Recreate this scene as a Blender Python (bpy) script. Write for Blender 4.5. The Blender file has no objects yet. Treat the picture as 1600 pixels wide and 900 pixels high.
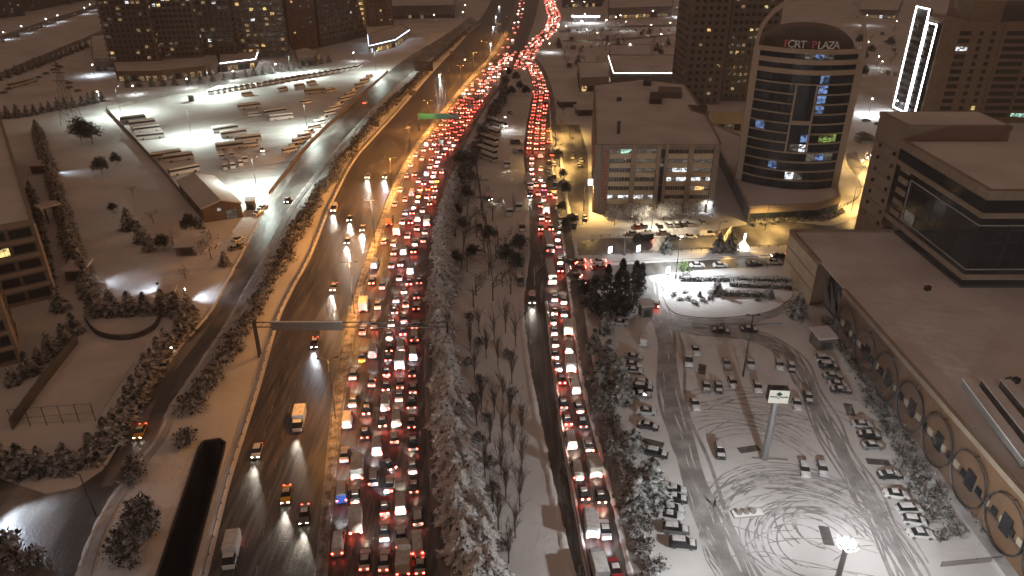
import bpy, bmesh, math, random
from mathutils import Vector, Matrix
random.seed(7)
S = bpy.context.scene
COL = S.collection
# ------------------------------------------------------------------ camera
CAM_H = 95.0; PITCH = math.radians(27.0); FPX = 1147.0
cam_d = bpy.data.cameras.new("camera"); cam = bpy.data.objects.new("camera", cam_d); COL.objects.link(cam)
cam_d.sensor_width = 36.0; cam_d.lens = 36.0 * FPX / 1600.0
cam_d.clip_start = 1.0; cam_d.clip_end = 6000.0
cam.location = (0, 0, CAM_H); cam.rotation_euler = (math.pi / 2 - PITCH, 0, 0)
S.camera = cam
# ------------------------------------------------------------------ night sky: low clouds glowing from the city
W = bpy.data.worlds.new("World"); S.world = W; W.use_nodes = True
bg = W.node_tree.nodes["Background"]
bg.inputs[0].default_value = (1.0, 0.6, 0.415, 1); bg.inputs[1].default_value = 0.145
sun_d = bpy.data.lights.new("sun", 'SUN'); sun_d.energy = 0.07; sun_d.angle = math.radians(40); sun_d.color = (1, .62, .42)
sun = bpy.data.objects.new("sun", sun_d); COL.objects.link(sun); sun.rotation_euler = (math.radians(30), math.radians(-28), 0); sun.location = (0, 200, 300)
S.view_settings.view_transform = 'Standard'; S.view_settings.look = 'None'
S.view_settings.exposure = 0.0; S.view_settings.gamma = 1.0
S.render.engine = 'CYCLES'
cy = S.cycles
cy.use_denoising = True; cy.max_bounces = 3; cy.diffuse_bounces = 2; cy.glossy_bounces = 1; cy.transmission_bounces = 2
cy.volume_bounces = 0; cy.transparent_max_bounces = 4; cy.sample_clamp_indirect = 3.0; cy.sample_clamp_direct = 0.0
cy.use_light_tree = True; cy.use_adaptive_sampling = True; cy.adaptive_threshold = .05; cy.caustics_reflective = False; cy.caustics_refractive = False
# ------------------------------------------------------------------ ground geometry: where a spot seen in the photograph lies on the ground
CP, SP = math.cos(PITCH), math.sin(PITCH)
def G(px, py, z=0.0):
    a = (px - 800) / FPX; b = -(py - 450) / FPX
    dx, dy, dz = a, CP + b * SP, -SP + b * CP
    t = (z - CAM_H) / dz
    return Vector((dx * t, dy * t, z))
def heading(px, py, dx, dy):
    a = G(px, py); b = G(px + dx * 4, py + dy * 4)
    return math.atan2(b.y - a.y, b.x - a.x)
def hgt(bx, by, ty):
    g = G(bx, by); k = (450 - ty) / FPX
    return (k * g.y * CP - g.y * SP) / (CP + k * SP) + CAM_H
# ------------------------------------------------------------------ materials
def mat(name, col, rough=.7, metal=0., emit=None, es=0., noise=None, bump=0., bscale=1., spec=.5, ns=1.):
    """noise=(other colour, scale, lo, hi) blends a second colour in by object-space noise"""
    m = bpy.data.materials.new(name); m.use_nodes = True
    nt = m.node_tree; b = nt.nodes["Principled BSDF"]
    b.inputs["Base Color"].default_value = (*col, 1); b.inputs["Roughness"].default_value = rough
    b.inputs["Metallic"].default_value = metal; b.inputs["Specular IOR Level"].default_value = spec
    if emit:
        b.inputs["Emission Color"].default_value = (*emit, 1); b.inputs["Emission Strength"].default_value = es
    if noise or bump:
        tc = nt.nodes.new("ShaderNodeNewGeometry")
    if noise:
        n = nt.nodes.new("ShaderNodeTexNoise"); n.inputs["Scale"].default_value = noise[1]; n.inputs["Detail"].default_value = 5
        mp = nt.nodes.new("ShaderNodeMapping"); mp.inputs["Scale"].default_value = (1, ns, 1)
        nt.links.new(tc.outputs["Position"], mp.inputs[0]); nt.links.new(mp.outputs[0], n.inputs["Vector"])
        r = nt.nodes.new("ShaderNodeMapRange"); r.inputs[1].default_value = noise[2]; r.inputs[2].default_value = noise[3]
        nt.links.new(n.outputs["Fac"], r.inputs[0])
        x = nt.nodes.new("ShaderNodeMix"); x.data_type = 'RGBA'
        x.inputs[6].default_value = (*col, 1); x.inputs[7].default_value = (*noise[0], 1)
        nt.links.new(r.outputs[0], x.inputs[0]); nt.links.new(x.outputs[2], b.inputs["Base Color"])
        if len(noise) > 4:
            r2 = nt.nodes.new("ShaderNodeMapRange"); r2.inputs[3].default_value = rough; r2.inputs[4].default_value = noise[4]
            nt.links.new(r.outputs[0], r2.inputs[0]); nt.links.new(r2.outputs[0], b.inputs["Roughness"])
    if bump:
        n2 = nt.nodes.new("ShaderNodeTexNoise"); n2.inputs["Scale"].default_value = bscale; n2.inputs["Detail"].default_value = 6
        nt.links.new(tc.outputs["Position"], n2.inputs["Vector"])
        bp = nt.nodes.new("ShaderNodeBump"); bp.inputs["Strength"].default_value = bump; bp.inputs["Distance"].default_value = .3
        nt.links.new(n2.outputs["Fac"], bp.inputs["Height"]); nt.links.new(bp.outputs[0], b.inputs["Normal"])
    return m
def snow_on_top(name, col, rough, lo, hi, scale=3., snow=(.78, .77, .76), amount=1.):
    """dark stuff with snow lying on every face that looks up"""
    m = mat(name, col, rough); nt = m.node_tree; b = nt.nodes["Principled BSDF"]
    g = nt.nodes.new("ShaderNodeNewGeometry"); s = nt.nodes.new("ShaderNodeSeparateXYZ"); nt.links.new(g.outputs["True Normal"], s.inputs[0])
    ab = nt.nodes.new("ShaderNodeMath"); ab.operation = 'ABSOLUTE'; nt.links.new(s.outputs[2], ab.inputs[0])
    n = nt.nodes.new("ShaderNodeTexNoise"); n.inputs["Scale"].default_value = scale; nt.links.new(g.outputs["Position"], n.inputs["Vector"])
    ad = nt.nodes.new("ShaderNodeMath"); ad.operation = 'MULTIPLY_ADD'; ad.inputs[1].default_value = .9; nt.links.new(n.outputs["Fac"], ad.inputs[0]); nt.links.new(ab.outputs[0], ad.inputs[2])
    r = nt.nodes.new("ShaderNodeMapRange"); r.inputs[1].default_value = lo; r.inputs[2].default_value = hi; r.inputs[4].default_value = amount; nt.links.new(ad.outputs[0], r.inputs[0])
    x = nt.nodes.new("ShaderNodeMix"); x.data_type = 'RGBA'; x.inputs[6].default_value = (*col, 1); x.inputs[7].default_value = (*snow, 1)
    nt.links.new(r.outputs[0], x.inputs[0]); nt.links.new(x.outputs[2], b.inputs["Base Color"])
    return m
M = {}
M['snow'] = mat('snow', (.74, .73, .72), .75, noise=((.52, .505, .49), .045, .42, .8), bump=.55, bscale=.55)
M['roof_snow'] = mat('roof_snow', (.72, .70, .69), .8, noise=((.53, .5, .48), .07, .42, .78), bump=.4, bscale=.5)
M['snow_fresh'] = mat('snow_fresh', (.8, .8, .8), .8, bump=.3, bscale=3.)
M['snow_packed'] = mat('snow_packed', (.52, .51, .5), .6, noise=((.3, .29, .28), .16, .4, .65), bump=.4, bscale=1.2)
M['snow_track'] = mat('snow_track', (.25, .24, .23), .6, noise=((.45, .44, .43), .3, .4, .7), bump=.3, bscale=2.)
M['tyre_mark'] = mat('tyre_mark', (.25, .245, .24), .6, noise=((.62, .61, .6), .4, .44, .66))
M['slush'] = mat('slush', (.11, .1, .095), .45, noise=((.3, .28, .26), .25, .42, .62), bump=.4, bscale=2., ns=.25)
M['slush_road'] = mat('slush_road', (.085, .08, .075), .4, noise=((.36, .34, .32), .12, .45, .7), bump=.3, bscale=2., ns=.3)
M['asphalt'] = mat('asphalt', (.04, .036, .033), .34, noise=((.15, .135, .12), 1.1, .42, .72, .6), bump=.25, bscale=3., ns=.06)
M['asphalt_jam'] = mat('asphalt_jam', (.045, .041, .038), .32, noise=((.19, .17, .15), 1.2, .45, .72, .6), bump=.25, bscale=4., ns=.07)
M['median'] = mat('median', (.5, .48, .46), .6, noise=((.16, .15, .14), .5, .42, .6), bump=.5, bscale=2.)
M['bare'] = mat('bare', (.07, .066, .062), .7, noise=((.14, .13, .12), 1., .4, .7))
M['paint_line'] = mat('paint_line', (.3, .28, .26), .5, noise=((.08, .075, .07), 2., .4, .6))
M['concrete'] = mat('concrete', (.33, .31, .29), .8, noise=((.24, .22, .2), .3, .4, .7))
M['dark_concrete'] = mat('dark_concrete', (.035, .033, .03), .85)
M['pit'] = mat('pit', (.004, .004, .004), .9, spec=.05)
M['steel'] = mat('steel', (.28, .28, .28), .45, .6)
M['dark_steel'] = mat('dark_steel', (.06, .058, .055), .5, .5)
M['beige'] = mat('beige', (.42, .35, .26), .8, noise=((.34, .28, .2), .2, .4, .7))
M['cream'] = mat('cream', (.66, .56, .38), .8, noise=((.56, .48, .33), .3, .4, .7))
M['pilaster'] = mat('pilaster', (.3, .25, .2), .8)
M['gold'] = mat('gold', (.52, .43, .32), .55)
M['stone'] = mat('stone', (.31, .24, .17), .75, noise=((.24, .19, .14), .4, .4, .7))
M['brown_wall'] = mat('brown_wall', (.16, .11, .08), .8, noise=((.12, .085, .06), .3, .4, .7))
M['grey_wall'] = mat('grey_wall', (.2, .19, .18), .8, noise=((.15, .145, .14), .2, .4, .7))
M['grey_brown_wall'] = mat('grey_brown_wall', (.2, .165, .14), .8, noise=((.15, .125, .105), .2, .4, .7))
M['dark_wall'] = mat('dark_wall', (.075, .07, .066), .75)
M['ring_wall'] = mat('ring_wall', (.17, .09, .04), .85, noise=((.11, .06, .03), .2, .4, .7))
M['roof_tile'] = mat('roof_dark', (.1, .095, .09), .8)
M['glass'] = mat('glass', (.02, .033, .05), .2, spec=.35)
M['glass_black'] = mat('glass_black', (.006, .007, .008), .1, spec=.3)
M['glass_side'] = mat('glass_side', (.03, .038, .042), .3)
M['win_dark'] = mat('win_dark', (.02, .021, .024), .15)
def lit(name, c, s, sampled=False, clutter=False):
    m = mat(name, (.05, .05, .05), .5, emit=c, es=s)
    if not sampled: m.cycles.emission_sampling = 'NONE'
    if clutter:   # rooms behind the glass: blinds, desks and ceiling lamps break the light up
        nt = m.node_tree; b = nt.nodes["Principled BSDF"]; g = nt.nodes.new("ShaderNodeNewGeometry")
        mp = nt.nodes.new("ShaderNodeMapping"); mp.inputs["Scale"].default_value = (1., 1., 2.2); nt.links.new(g.outputs["Position"], mp.inputs[0])
        v = nt.nodes.new("ShaderNodeTexVoronoi"); v.inputs["Scale"].default_value = .75; nt.links.new(mp.outputs[0], v.inputs["Vector"])
        w = nt.nodes.new("ShaderNodeTexNoise"); w.inputs["Scale"].default_value = 1.6; nt.links.new(mp.outputs[0], w.inputs["Vector"])
        mu = nt.nodes.new("ShaderNodeMath"); mu.operation = 'MULTIPLY'; sp = nt.nodes.new("ShaderNodeSeparateColor"); nt.links.new(v.outputs["Color"], sp.inputs[0])
        nt.links.new(sp.outputs[0], mu.inputs[0]); nt.links.new(w.outputs["Fac"], mu.inputs[1])
        r = nt.nodes.new("ShaderNodeMapRange"); r.inputs[1].default_value = .05; r.inputs[2].default_value = .5; r.inputs[3].default_value = s * .08; r.inputs[4].default_value = s * 1.9
        nt.links.new(mu.outputs[0], r.inputs[0]); nt.links.new(r.outputs[0], b.inputs["Emission Strength"])
    return m
M['win_low'] = lit('win_low', (1, .66, .34), .28, clutter=True); M['win_warm'] = lit('win_warm', (1, .62, .25), .9, clutter=True); M['win_white'] = lit('win_white', (.92, .97, 1), 1.1, clutter=True)
M['win_yellow'] = lit('win_yellow', (1, .8, .3), 1.0, clutter=True); M['win_dim'] = lit('win_dim', (.8, .72, .6), .1, clutter=True)
M['win_blue'] = lit('win_blue', (.3, .5, 1), .4, clutter=True); M['win_green'] = lit('win_green', (.6, .9, .2), .3, clutter=True); M['win_teal'] = lit('win_teal', (.55, 1, .8), .8, clutter=True)
M['led'] = lit('led', (1, 1, 1), 14.); M['led_blue'] = lit('led_blue', (.6, .8, 1), 9.); M['led_warm'] = lit('led_warm', (1, .95, .8), 9.)
M['lamp_white'] = lit('lamp_white', (.95, .98, 1), 90.); M['lamp_sodium'] = lit('lamp_sodium', (1, .6, .15), 60.); M['lamp_warm'] = lit('lamp_warm', (1, .85, .6), 60.)
M['sign_white'] = lit('sign_white', (1, 1, 1), 5.); M['sign_red'] = lit('sign_red', (1, .06, .05), 3.); M['sign_panel'] = lit('sign_panel', (1, .95, .8), .55)
M['head'] = lit('head', (1, .93, .78), 55.); M['tail'] = lit('tail', (1, .065, .04), 26., True); M['brake'] = lit('brake', (1, .1, .06), 75., True)
M['head_off'] = mat('head_off', (.5, .5, .5), .2); M['tail_off'] = mat('tail_off', (.15, .01, .01), .3)
M['reverse'] = lit('reverse', (1, .5, .65), 20.)
M['tyre'] = mat('tyre', (.015, .015, .015), .8)
M['car_glass'] = mat('car_glass', (.012, .014, .016), .1)
M['car_snow'] = mat('car_snow', (.72, .71, .7), .8, noise=((.5, .49, .48), 1.5, .45, .7), bump=.3, bscale=4.)
PAINT = {}
for n, c in dict(white=(.7, .7, .69), silver=(.42, .43, .44), grey=(.16, .165, .17), black=(.018, .018, .02), red=(.35, .02, .02), blue=(.03, .1, .4), yellow=(.75, .42, .02), cream=(.6, .55, .45), orange=(.65, .25, .03)).items():
    PAINT[n] = mat('paint_' + n, c, .3 if n != 'white' else .4)
M['green_sign'] = mat('green_sign', (.02, .17, .08), .5); M['grey_sign'] = mat('grey_sign', (.12, .105, .09), .7)
M['bark'] = snow_on_top('bark', (.05, .038, .03), .9, 1.05, 1.4)
M['twig'] = mat('twig', (.13, .1, .082), .9, noise=((.06, .045, .036), .8, .4, .6))
M['conifer'] = snow_on_top('conifer', (.016, .024, .015), .8, 1.14, 1.32, 1.1)
M['conifer_light'] = snow_on_top('conifer_light', (.018, .026, .018), .8, 1.3, 1.6, .9)
M['cypress'] = mat('cypress', (.012, .018, .012), .85, noise=((.03, .04, .028), 1.5, .45, .7))
M['shrub'] = snow_on_top('shrub', (.03, .028, .021), .85, 1.2, 1.6, .9)
M['snow_leaf'] = snow_on_top('snow_leaf', (.06, .055, .045), .85, .75, 1.05, 1.5)
M['green_leaf'] = mat('green_leaf', (.09, .13, .045), .8)
M['skin'] = mat('skin', (.45, .3, .22), .6); M['coat'] = mat('coat', (.02, .02, .025), .8)
M['hedge'] = snow_on_top('hedge', (.03, .035, .025), .85, .95, 1.2, 1.6)
# ------------------------------------------------------------------ mesh helpers
class MB:
    def __init__(s): s.v = []; s.f = []; s.m = []
    def face(s, pts, m=0):
        i = len(s.v); s.v += [tuple(p) for p in pts]; s.f.append(tuple(range(i, i + len(pts)))); s.m.append(m); return s
    def hexa(s, p, m=0, mt=None, mb=None):
        i = len(s.v); s.v += [tuple(q) for q in p]
        for k, f in enumerate(((3, 2, 1, 0), (4, 5, 6, 7), (0, 1, 5, 4), (1, 2, 6, 5), (2, 3, 7, 6), (3, 0, 4, 7))):
            s.f.append(tuple(i + a for a in f)); s.m.append((mb if mb is not None else m) if k == 0 else (mt if mt is not None else m) if k == 1 else m)
        return s
    def box(s, x0, x1, y0, y1, z0, z1, m=0, mt=None):
        return s.hexa([(x0, y0, z0), (x1, y0, z0), (x1, y1, z0), (x0, y1, z0), (x0, y0, z1), (x1, y0, z1), (x1, y1, z1), (x0, y1, z1)], m, mt)
    def bar(s, a, b, w, h, m=0, up=Vector((0, 0, 1))):
        a = Vector(a); b = Vector(b); d = (b - a).normalized(); sd = d.cross(up)
        if sd.length < 1e-4: sd = Vector((1, 0, 0))
        sd = sd.normalized() * w / 2; u = sd.cross(d).normalized() * h / 2
        return s.hexa([a - sd - u, a + sd - u, b + sd - u, b - sd - u, a - sd + u, a + sd + u, b + sd + u, b - sd + u], m)
    def prism(s, poly, z0, z1, m=0, mt=None, bottom=False):
        n = len(poly); i = len(s.v)
        s.v += [(p[0], p[1], z0) for p in poly] + [(p[0], p[1], z1) for p in poly]
        for k in range(n):
            l = (k + 1) % n; s.f.append((i + k, i + l, i + n + l, i + n + k)); s.m.append(m)
        s.f.append(tuple(i + n + k for k in range(n))); s.m.append(m if mt is None else mt)
        if bottom: s.f.append(tuple(i + k for k in reversed(range(n)))); s.m.append(m)
        return s
    def tube(s, p, q, r0, r1, n=6, m=0, cap=True):
        p = Vector(p); q = Vector(q); d = (q - p).normalized(); a = d.orthogonal().normalized(); b = d.cross(a); i = len(s.v)
        for c, r in ((p, r0), (q, r1)):
            for k in range(n):
                t = 2 * math.pi * k / n; s.v.append(tuple(c + a * math.cos(t) * r + b * math.sin(t) * r))
        for k in range(n):
            l = (k + 1) % n; s.f.append((i + k, i + l, i + n + l, i + n + k)); s.m.append(m)
        if cap:
            s.f.append(tuple(i + n + k for k in range(n))); s.m.append(m); s.f.append(tuple(i + k for k in reversed(range(n)))); s.m.append(m)
        return s
    def mesh(s, name, mats, smooth=False):
        me = bpy.data.meshes.new(name); me.from_pydata(s.v, [], s.f)
        for m in mats: me.materials.append(m)
        if len(mats) > 1: me.polygons.foreach_set('material_index', s.m)
        if smooth: me.polygons.foreach_set('use_smooth', [True] * len(s.f))
        me.update(); return me
    def build(s, name, mats, parent=None, loc=(0, 0, 0), rz=0., smooth=False):
        if not isinstance(mats, (list, tuple)): mats = [mats]
        return link(name, s.mesh(name, mats, smooth), parent, loc, rz)
def link(name, me, parent=None, loc=(0, 0, 0), rz=0.):
    o = bpy.data.objects.new(name, me); COL.objects.link(o); o.location = loc; o.rotation_euler = (0, 0, rz)
    if parent is not None: o.parent = parent
    return o
def empty(name, loc=(0, 0, 0), rz=0.):
    o = bpy.data.objects.new(name, None); COL.objects.link(o); o.location = loc; o.rotation_euler = (0, 0, rz); o.empty_display_size = .3
    return o
def tag(o, label, cat, group=None):
    o['label'] = label; o['category'] = cat
    if group: o['group'] = group
    return o
def struct(o): o['kind'] = 'structure'; return o
def stuff(o): o['kind'] = 'stuff'; return o
def light(kind, name, loc, energy, col, parent=None, size=.3, spot=None, blend=.5, target=None, maxr=None):
    d = bpy.data.lights.new(name, kind); d.energy = energy; d.color = col
    d.shadow_soft_size = size
    if kind == 'SPOT': d.spot_size = math.radians(spot); d.spot_blend = blend
    o = bpy.data.objects.new(name, d); COL.objects.link(o); o.location = loc
    if target is not None: o.rotation_euler = (Vector(target) - Vector(loc)).to_track_quat('-Z', 'Y').to_euler()
    if parent is not None: o.parent = parent
    return o
def ordinal(n):
    if n == 1: return 'first'
    return str(n) + ('th' if 10 <= n % 100 <= 20 else {1: 'st', 2: 'nd', 3: 'rd'}.get(n % 10, 'th'))
# ================================================================== the setting
def smooth(pts, k=5):
    P = [Vector(p) for p in pts]; out = []
    for i in range(len(P) - 1):
        a, b, c, d = P[max(i - 1, 0)], P[i], P[i + 1], P[min(i + 2, len(P) - 1)]
        for j in range(k):
            t = j / k
            out.append(.5 * ((2 * b) + (c - a) * t + (2 * a - 5 * b + 4 * c - d) * t * t + (3 * b - a - 3 * c + d) * t ** 3))
    out.append(P[-1]); return out
def gline(px, z=0., k=5): return smooth([G(x, y) for x, y in px], k)
def offset(line, d):
    out = []
    for i, p in enumerate(line):
        t = (line[min(i + 1, len(line) - 1)] - line[max(i - 1, 0)]).normalized(); out.append(p + Vector((t.y, -t.x, 0)) * d)
    return out
def sheet(name, poly, z, m, kind='structure', h=None, mside=None):
    b = MB()
    if h: b.prism([(p[0], p[1]) for p in poly], z, z + h, 1 if mside else 0, 0); o = b.build(name, [m] + ([mside] if mside else []))
    else: b.face([(p[0], p[1], z) for p in poly]); o = b.build(name, m)
    o['kind'] = kind; return o
def area(a):
    return sum(a[i].x * a[(i + 1) % len(a)].y - a[(i + 1) % len(a)].x * a[i].y for i in range(len(a)))
def strip(name, L, R, z, m, **k):
    p = list(L) + list(reversed(R))
    if area([Vector((q[0], q[1], 0)) for q in p]) < 0: p.reverse()
    return sheet(name, p, z, m, **k)
def ribbon(line, w, z, b, m=0):
    A = offset(line, w / 2); B = offset(line, -w / 2)
    for i in range(len(line) - 1):
        b.face([(A[i].x, A[i].y, z), (A[i + 1].x, A[i + 1].y, z), (B[i + 1].x, B[i + 1].y, z), (B[i].x, B[i].y, z)], m)
HWL_L = gline([(306, 970), (327, 892), (360, 757), (385, 675), (405, 612), (437, 500), (460, 450), (487, 400), (514, 332), (536, 285), (558, 247), (582, 219), (625, 172), (682, 107), (712, 75), (738, 45), (760, 15), (772, -10), (784, -40)])
MED_L = gline([(476, 970), (492, 895), (514, 675), (525, 587), (545, 487), (560, 435), (585, 365), (612, 292), (645, 232), (668, 202), (700, 160), (735, 120), (760, 92), (780, 65), (795, 35), (804, 8), (812, -40)])
MED_R = gline([(498, 970), (512, 895), (520, 800), (532, 675), (551, 560), (569, 455), (587, 400), (606, 345), (624, 297), (654, 238), (677, 205), (709, 163), (743, 122), (767, 94), (786, 67), (800, 36), (809, 8), (817, -40)])
HWR_R = gline([(706, 970), (690, 900), (682, 850), (671, 720), (666, 640), (664, 560), (668, 450), (675, 400), (684, 337), (697, 285), (718, 232), (735, 200), (753, 170), (777, 138), (800, 106), (815, 80), (826, 50), (836, 20), (848, -40)])
SR_L = gline([(920, 980), (898, 900), (872, 790), (847, 675), (832, 600), (820, 520), (818, 470), (824, 420), (828, 380), (826, 330), (822, 280), (818, 240), (822, 200), (829, 160), (832, 138), (824, 112), (810, 92)])
SR_R = gline([(1016, 980), (985, 897), (958, 785), (930, 680), (910, 600), (897, 510), (889, 450), (883, 400), (874, 340), (866, 280), (862, 230), (860, 190), (858, 160), (853, 135), (843, 108), (828, 86)])
SR_D = gline([(938, 980), (917, 895), (896, 780), (877, 670), (864, 570), (853, 468)])
SV_L = gline([(735, 26), (690, 58), (640, 88), (605, 114), (545, 168), (487, 222), (425, 300), (408, 340), (385, 385), (357, 437), (330, 487), (285, 540), (245, 592), (215, 640), (192, 682), (160, 735)])
SV_R = gline([(750, 36), (702, 72), (655, 104), (625, 130), (580, 172), (535, 222), (470, 300), (440, 345), (415, 395), (384, 450), (350, 510), (322, 552), (285, 607), (262, 642), (242, 685), (195, 747), (150, 817), (120, 897), (100, 980)])
# ground with the slot of the underpass cut out
slot = [G(232, 960), G(245, 900), G(310, 702), G(318, 690), G(343, 686), G(352, 692), G(349, 708), G(298, 900), G(284, 960)]
bm = bmesh.new()
R0 = 2600
def loop(pts):
    vs = [bm.verts.new((p[0], p[1], 0)) for p in pts]; return [bm.edges.new((vs[i], vs[(i + 1) % len(vs)])) for i in range(len(vs))]
ed = loop([(-R0, -200), (R0, -200), (R0, R0), (-R0, R0)]) + loop(slot)
bmesh.ops.triangle_fill(bm, use_beauty=True, edges=ed)
for f in bm.faces:
    if f.normal.z < 0: f.normal_flip()
me = bpy.data.meshes.new('ground'); bm.to_mesh(me); bm.free(); me.materials.append(M['snow'])
struct(link('ground', me))
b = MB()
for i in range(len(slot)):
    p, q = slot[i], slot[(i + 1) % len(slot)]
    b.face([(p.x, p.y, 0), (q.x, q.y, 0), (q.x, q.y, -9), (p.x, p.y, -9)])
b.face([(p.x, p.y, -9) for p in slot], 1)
tr = empty('underpass_ramp', slot[3]); tag(tr, 'long black open slot of an underpass ramp beside the highway, lower left', 'underpass')
for o in (b.build('trench_wall', [M['pit'], M['pit']]),): o.parent = tr; o.location = -slot[3]
b = MB()
for i in range(len(slot)):
    b.bar(slot[i] + Vector((0, 0, .1)), slot[(i + 1) % len(slot)] + Vector((0, 0, .1)), .35, .3)
o = b.build('kerb', M['dark_concrete'], tr); o.location = -slot[3]
# roads
hw = strip('highway_road', HWL_L, MED_L, .02, M['asphalt'])
hj = strip('jammed_highway_road', MED_R, HWR_R, .02, M['asphalt_jam'])
strip('median_strip', MED_L, MED_R, .02, M['median'], h=.16, mside=M['concrete'])
strip('highway_verge', HWR_R, offset(HWR_R, 1.6), .02, M['slush'], h=.14)
sr = strip('side_road', SR_L, SR_R, .03, M['asphalt_jam'])
strip('ramp_road', gline([(800, 108), (812, 82), (834, 60), (850, 44), (855, 25), (850, 5), (846, -40)]), gline([(832, 94), (840, 72), (858, 57), (871, 42), (875, 25), (869, 5), (864, -40)]), .04, M['asphalt_jam'])
strip('side_pavement', SR_R, offset(SR_R, 3.2), .02, M['slush'], h=.15, mside=M['concrete'])
sv = strip('service_road', SV_L, SV_R, .02, M['slush_road'])
sheet('junction_road', [G(*p) for p in ((160, 735), (195, 747), (150, 817), (120, 897), (100, 990), (-90, 990), (-90, 742), (0, 748), (72, 772), (120, 762))], .035, M['slush_road'])
strip('service_pavement', SV_R[20:], offset(SV_R[20:], -2.2), .02, M['snow_packed'], h=.14, mside=M['concrete'])
strip('cross_road', gline([(872, 352), (885, 383), (925, 374), (1000, 371), (1087, 367), (1160, 352), (1240, 347), (1300, 352), (1345, 332), (1358, 306), (1342, 280), (1325, 258), (1322, 240)]), gline([(884, 408), (900, 400), (960, 397), (1060, 391), (1160, 386), (1240, 382), (1310, 372), (1368, 342), (1382, 306), (1366, 276), (1345, 254), (1338, 236)]), .04, M['slush_road'])
strip('return_road', gline([(888, 420), (1000, 412), (1100, 407), (1240, 400)]), gline([(892, 448), (985, 436), (1030, 429), (1110, 421), (1240, 414)]), .04, M['slush_road'])
sheet('yellow_ramp_road', [G(*p) for p in ((1336, 262), (1352, 258), (1400, 296), (1400, 320), (1378, 318), (1352, 288))], .05, M['slush_road'])
sheet('frontage_yard', [G(*p) for p in ((872, 340), (866, 280), (862, 230), (861, 195), (905, 195), (918, 240), (921, 345), (885, 366))], .025, M['slush'])
b = MB()
for pl, w in (([(1012, 440), (1020, 470), (1036, 505), (1044, 560), (1052, 640), (1078, 725), (1118, 825), (1165, 925)], 6.), ([(1030, 500), (1090, 516), (1165, 524), (1222, 545), (1256, 595), (1290, 665), (1335, 745), (1385, 835), (1435, 930)], 5.5),
              ([(1030, 492), (1090, 503), (1170, 500), (1215, 482), (1238, 470)], 4.), ([(1000, 430), (1012, 465), (1030, 495)], 5.)):
    wrn = random.Random(int(w * 10) + len(pl)); base_ = gline(pl, k=8)
    for q in range(int(w * 3.4)):
        d0 = wrn.gauss(0, w * .24); ph = wrn.uniform(0, 6.28); fr = wrn.uniform(.04, .12)
        ribbon([offset(base_, d0 + .5 * math.sin(ph + i * fr * 6))[i] for i in range(len(base_))], wrn.uniform(.25, .8), .022 + wrn.random() * .012, b)
struct(b.build('car_park_lane', M['snow_track']))
b = MB()
for pl, w in (([(355, 440), (330, 486), (290, 540), (250, 592), (222, 640), (200, 690), (165, 760)], 4.), ([(600, 130), (540, 180), (480, 240), (435, 300), (405, 360), (372, 420)], 4.5)):
    wrn = random.Random(int(w * 7) + len(pl)); base_ = gline(pl, k=8)
    for q in range(12):
        ribbon(offset(base_, wrn.gauss(0, w * .3)), wrn.uniform(.25, .9), .04 + wrn.random() * .012, b)
struct(b.build('wheel_ruts', M['slush']))
# wheel tracks in the car parks
b = MB(); rnd = random.Random(3)
c0 = G(1265, 830)
def arc(cx, cy, r, a0, a1, w=.22, ey=1.):
    n = 14; ln = [Vector((cx + r * math.cos(a0 + (a1 - a0) * i / n), cy + ey * r * math.sin(a0 + (a1 - a0) * i / n), 0)) for i in range(n + 1)]
    ribbon(ln, w, .02 + rnd.random() * .012, b)
    if r > 5 and rnd.random() < .7: ribbon(offset(ln, 1.5), w * .9, .02 + rnd.random() * .012, b)
for i in range(24):
    r = rnd.uniform(4, 17); a = rnd.uniform(-.3, 1.2); l = rnd.uniform(1.6, 4.2)
    arc(c0.x + rnd.uniform(-4, 3), c0.y + rnd.uniform(-5, 1), r, a, a + l, rnd.uniform(.16, .5), rnd.uniform(.8, 1.1))
c1 = G(1175, 690)
for i in range(16):
    arc(c1.x + rnd.uniform(-6, 8), c1.y + rnd.uniform(-10, 0), rnd.uniform(6, 20), rnd.uniform(.2, 1.0), rnd.uniform(1.6, 2.6), rnd.uniform(.14, .28))
for i in range(16):
    p = G(rnd.uniform(1080, 1330), rnd.uniform(740, 890)); q = p + Vector((rnd.uniform(8, 20), rnd.uniform(-7, 4), 0)); ribbon(smooth([p, (p + q) / 2 + Vector((0, rnd.uniform(0, 3), 0)), q]), .2, .021, b)
for i in range(26):
    p = G(rnd.uniform(330, 420), rnd.uniform(165, 300)); a = rnd.uniform(0.2, 1.2); q = p + Vector((math.cos(a), math.sin(a), 0)) * rnd.uniform(20, 45)
    ribbon(smooth([p, (p + q) / 2 + Vector((rnd.uniform(-6, 6), rnd.uniform(-4, 4), 0)), q]), rnd.uniform(.3, .7), .022, b)
for i in range(8):
    p = G(rnd.uniform(20, 90), rnd.uniform(790, 880)); arc(p.x, p.y, rnd.uniform(2, 6), rnd.uniform(0, 3), rnd.uniform(3.5, 6), .3)
stuff(b.build('tyre_tracks', M['tyre_mark']))
# bare rectangles where a car stood through the snowfall
for k, (x, y, dx, dy) in enumerate([(1097, 577, .15, -1), (1327, 640, .35, 1), (1372, 722, 1, .08), (1291, 837, .3, 1), (1020, 692, 1, .25), (1170, 702, 1, -.15), (940, 517, 1, .05)]):
    g = G(x, y); rz = heading(x, y, dx, dy); o = MB().box(-2.2, 2.2, -.9, .9, 0, .012).build('bare_patch', M['bare'], None, (g.x, g.y, .035), rz); struct(o)
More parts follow.
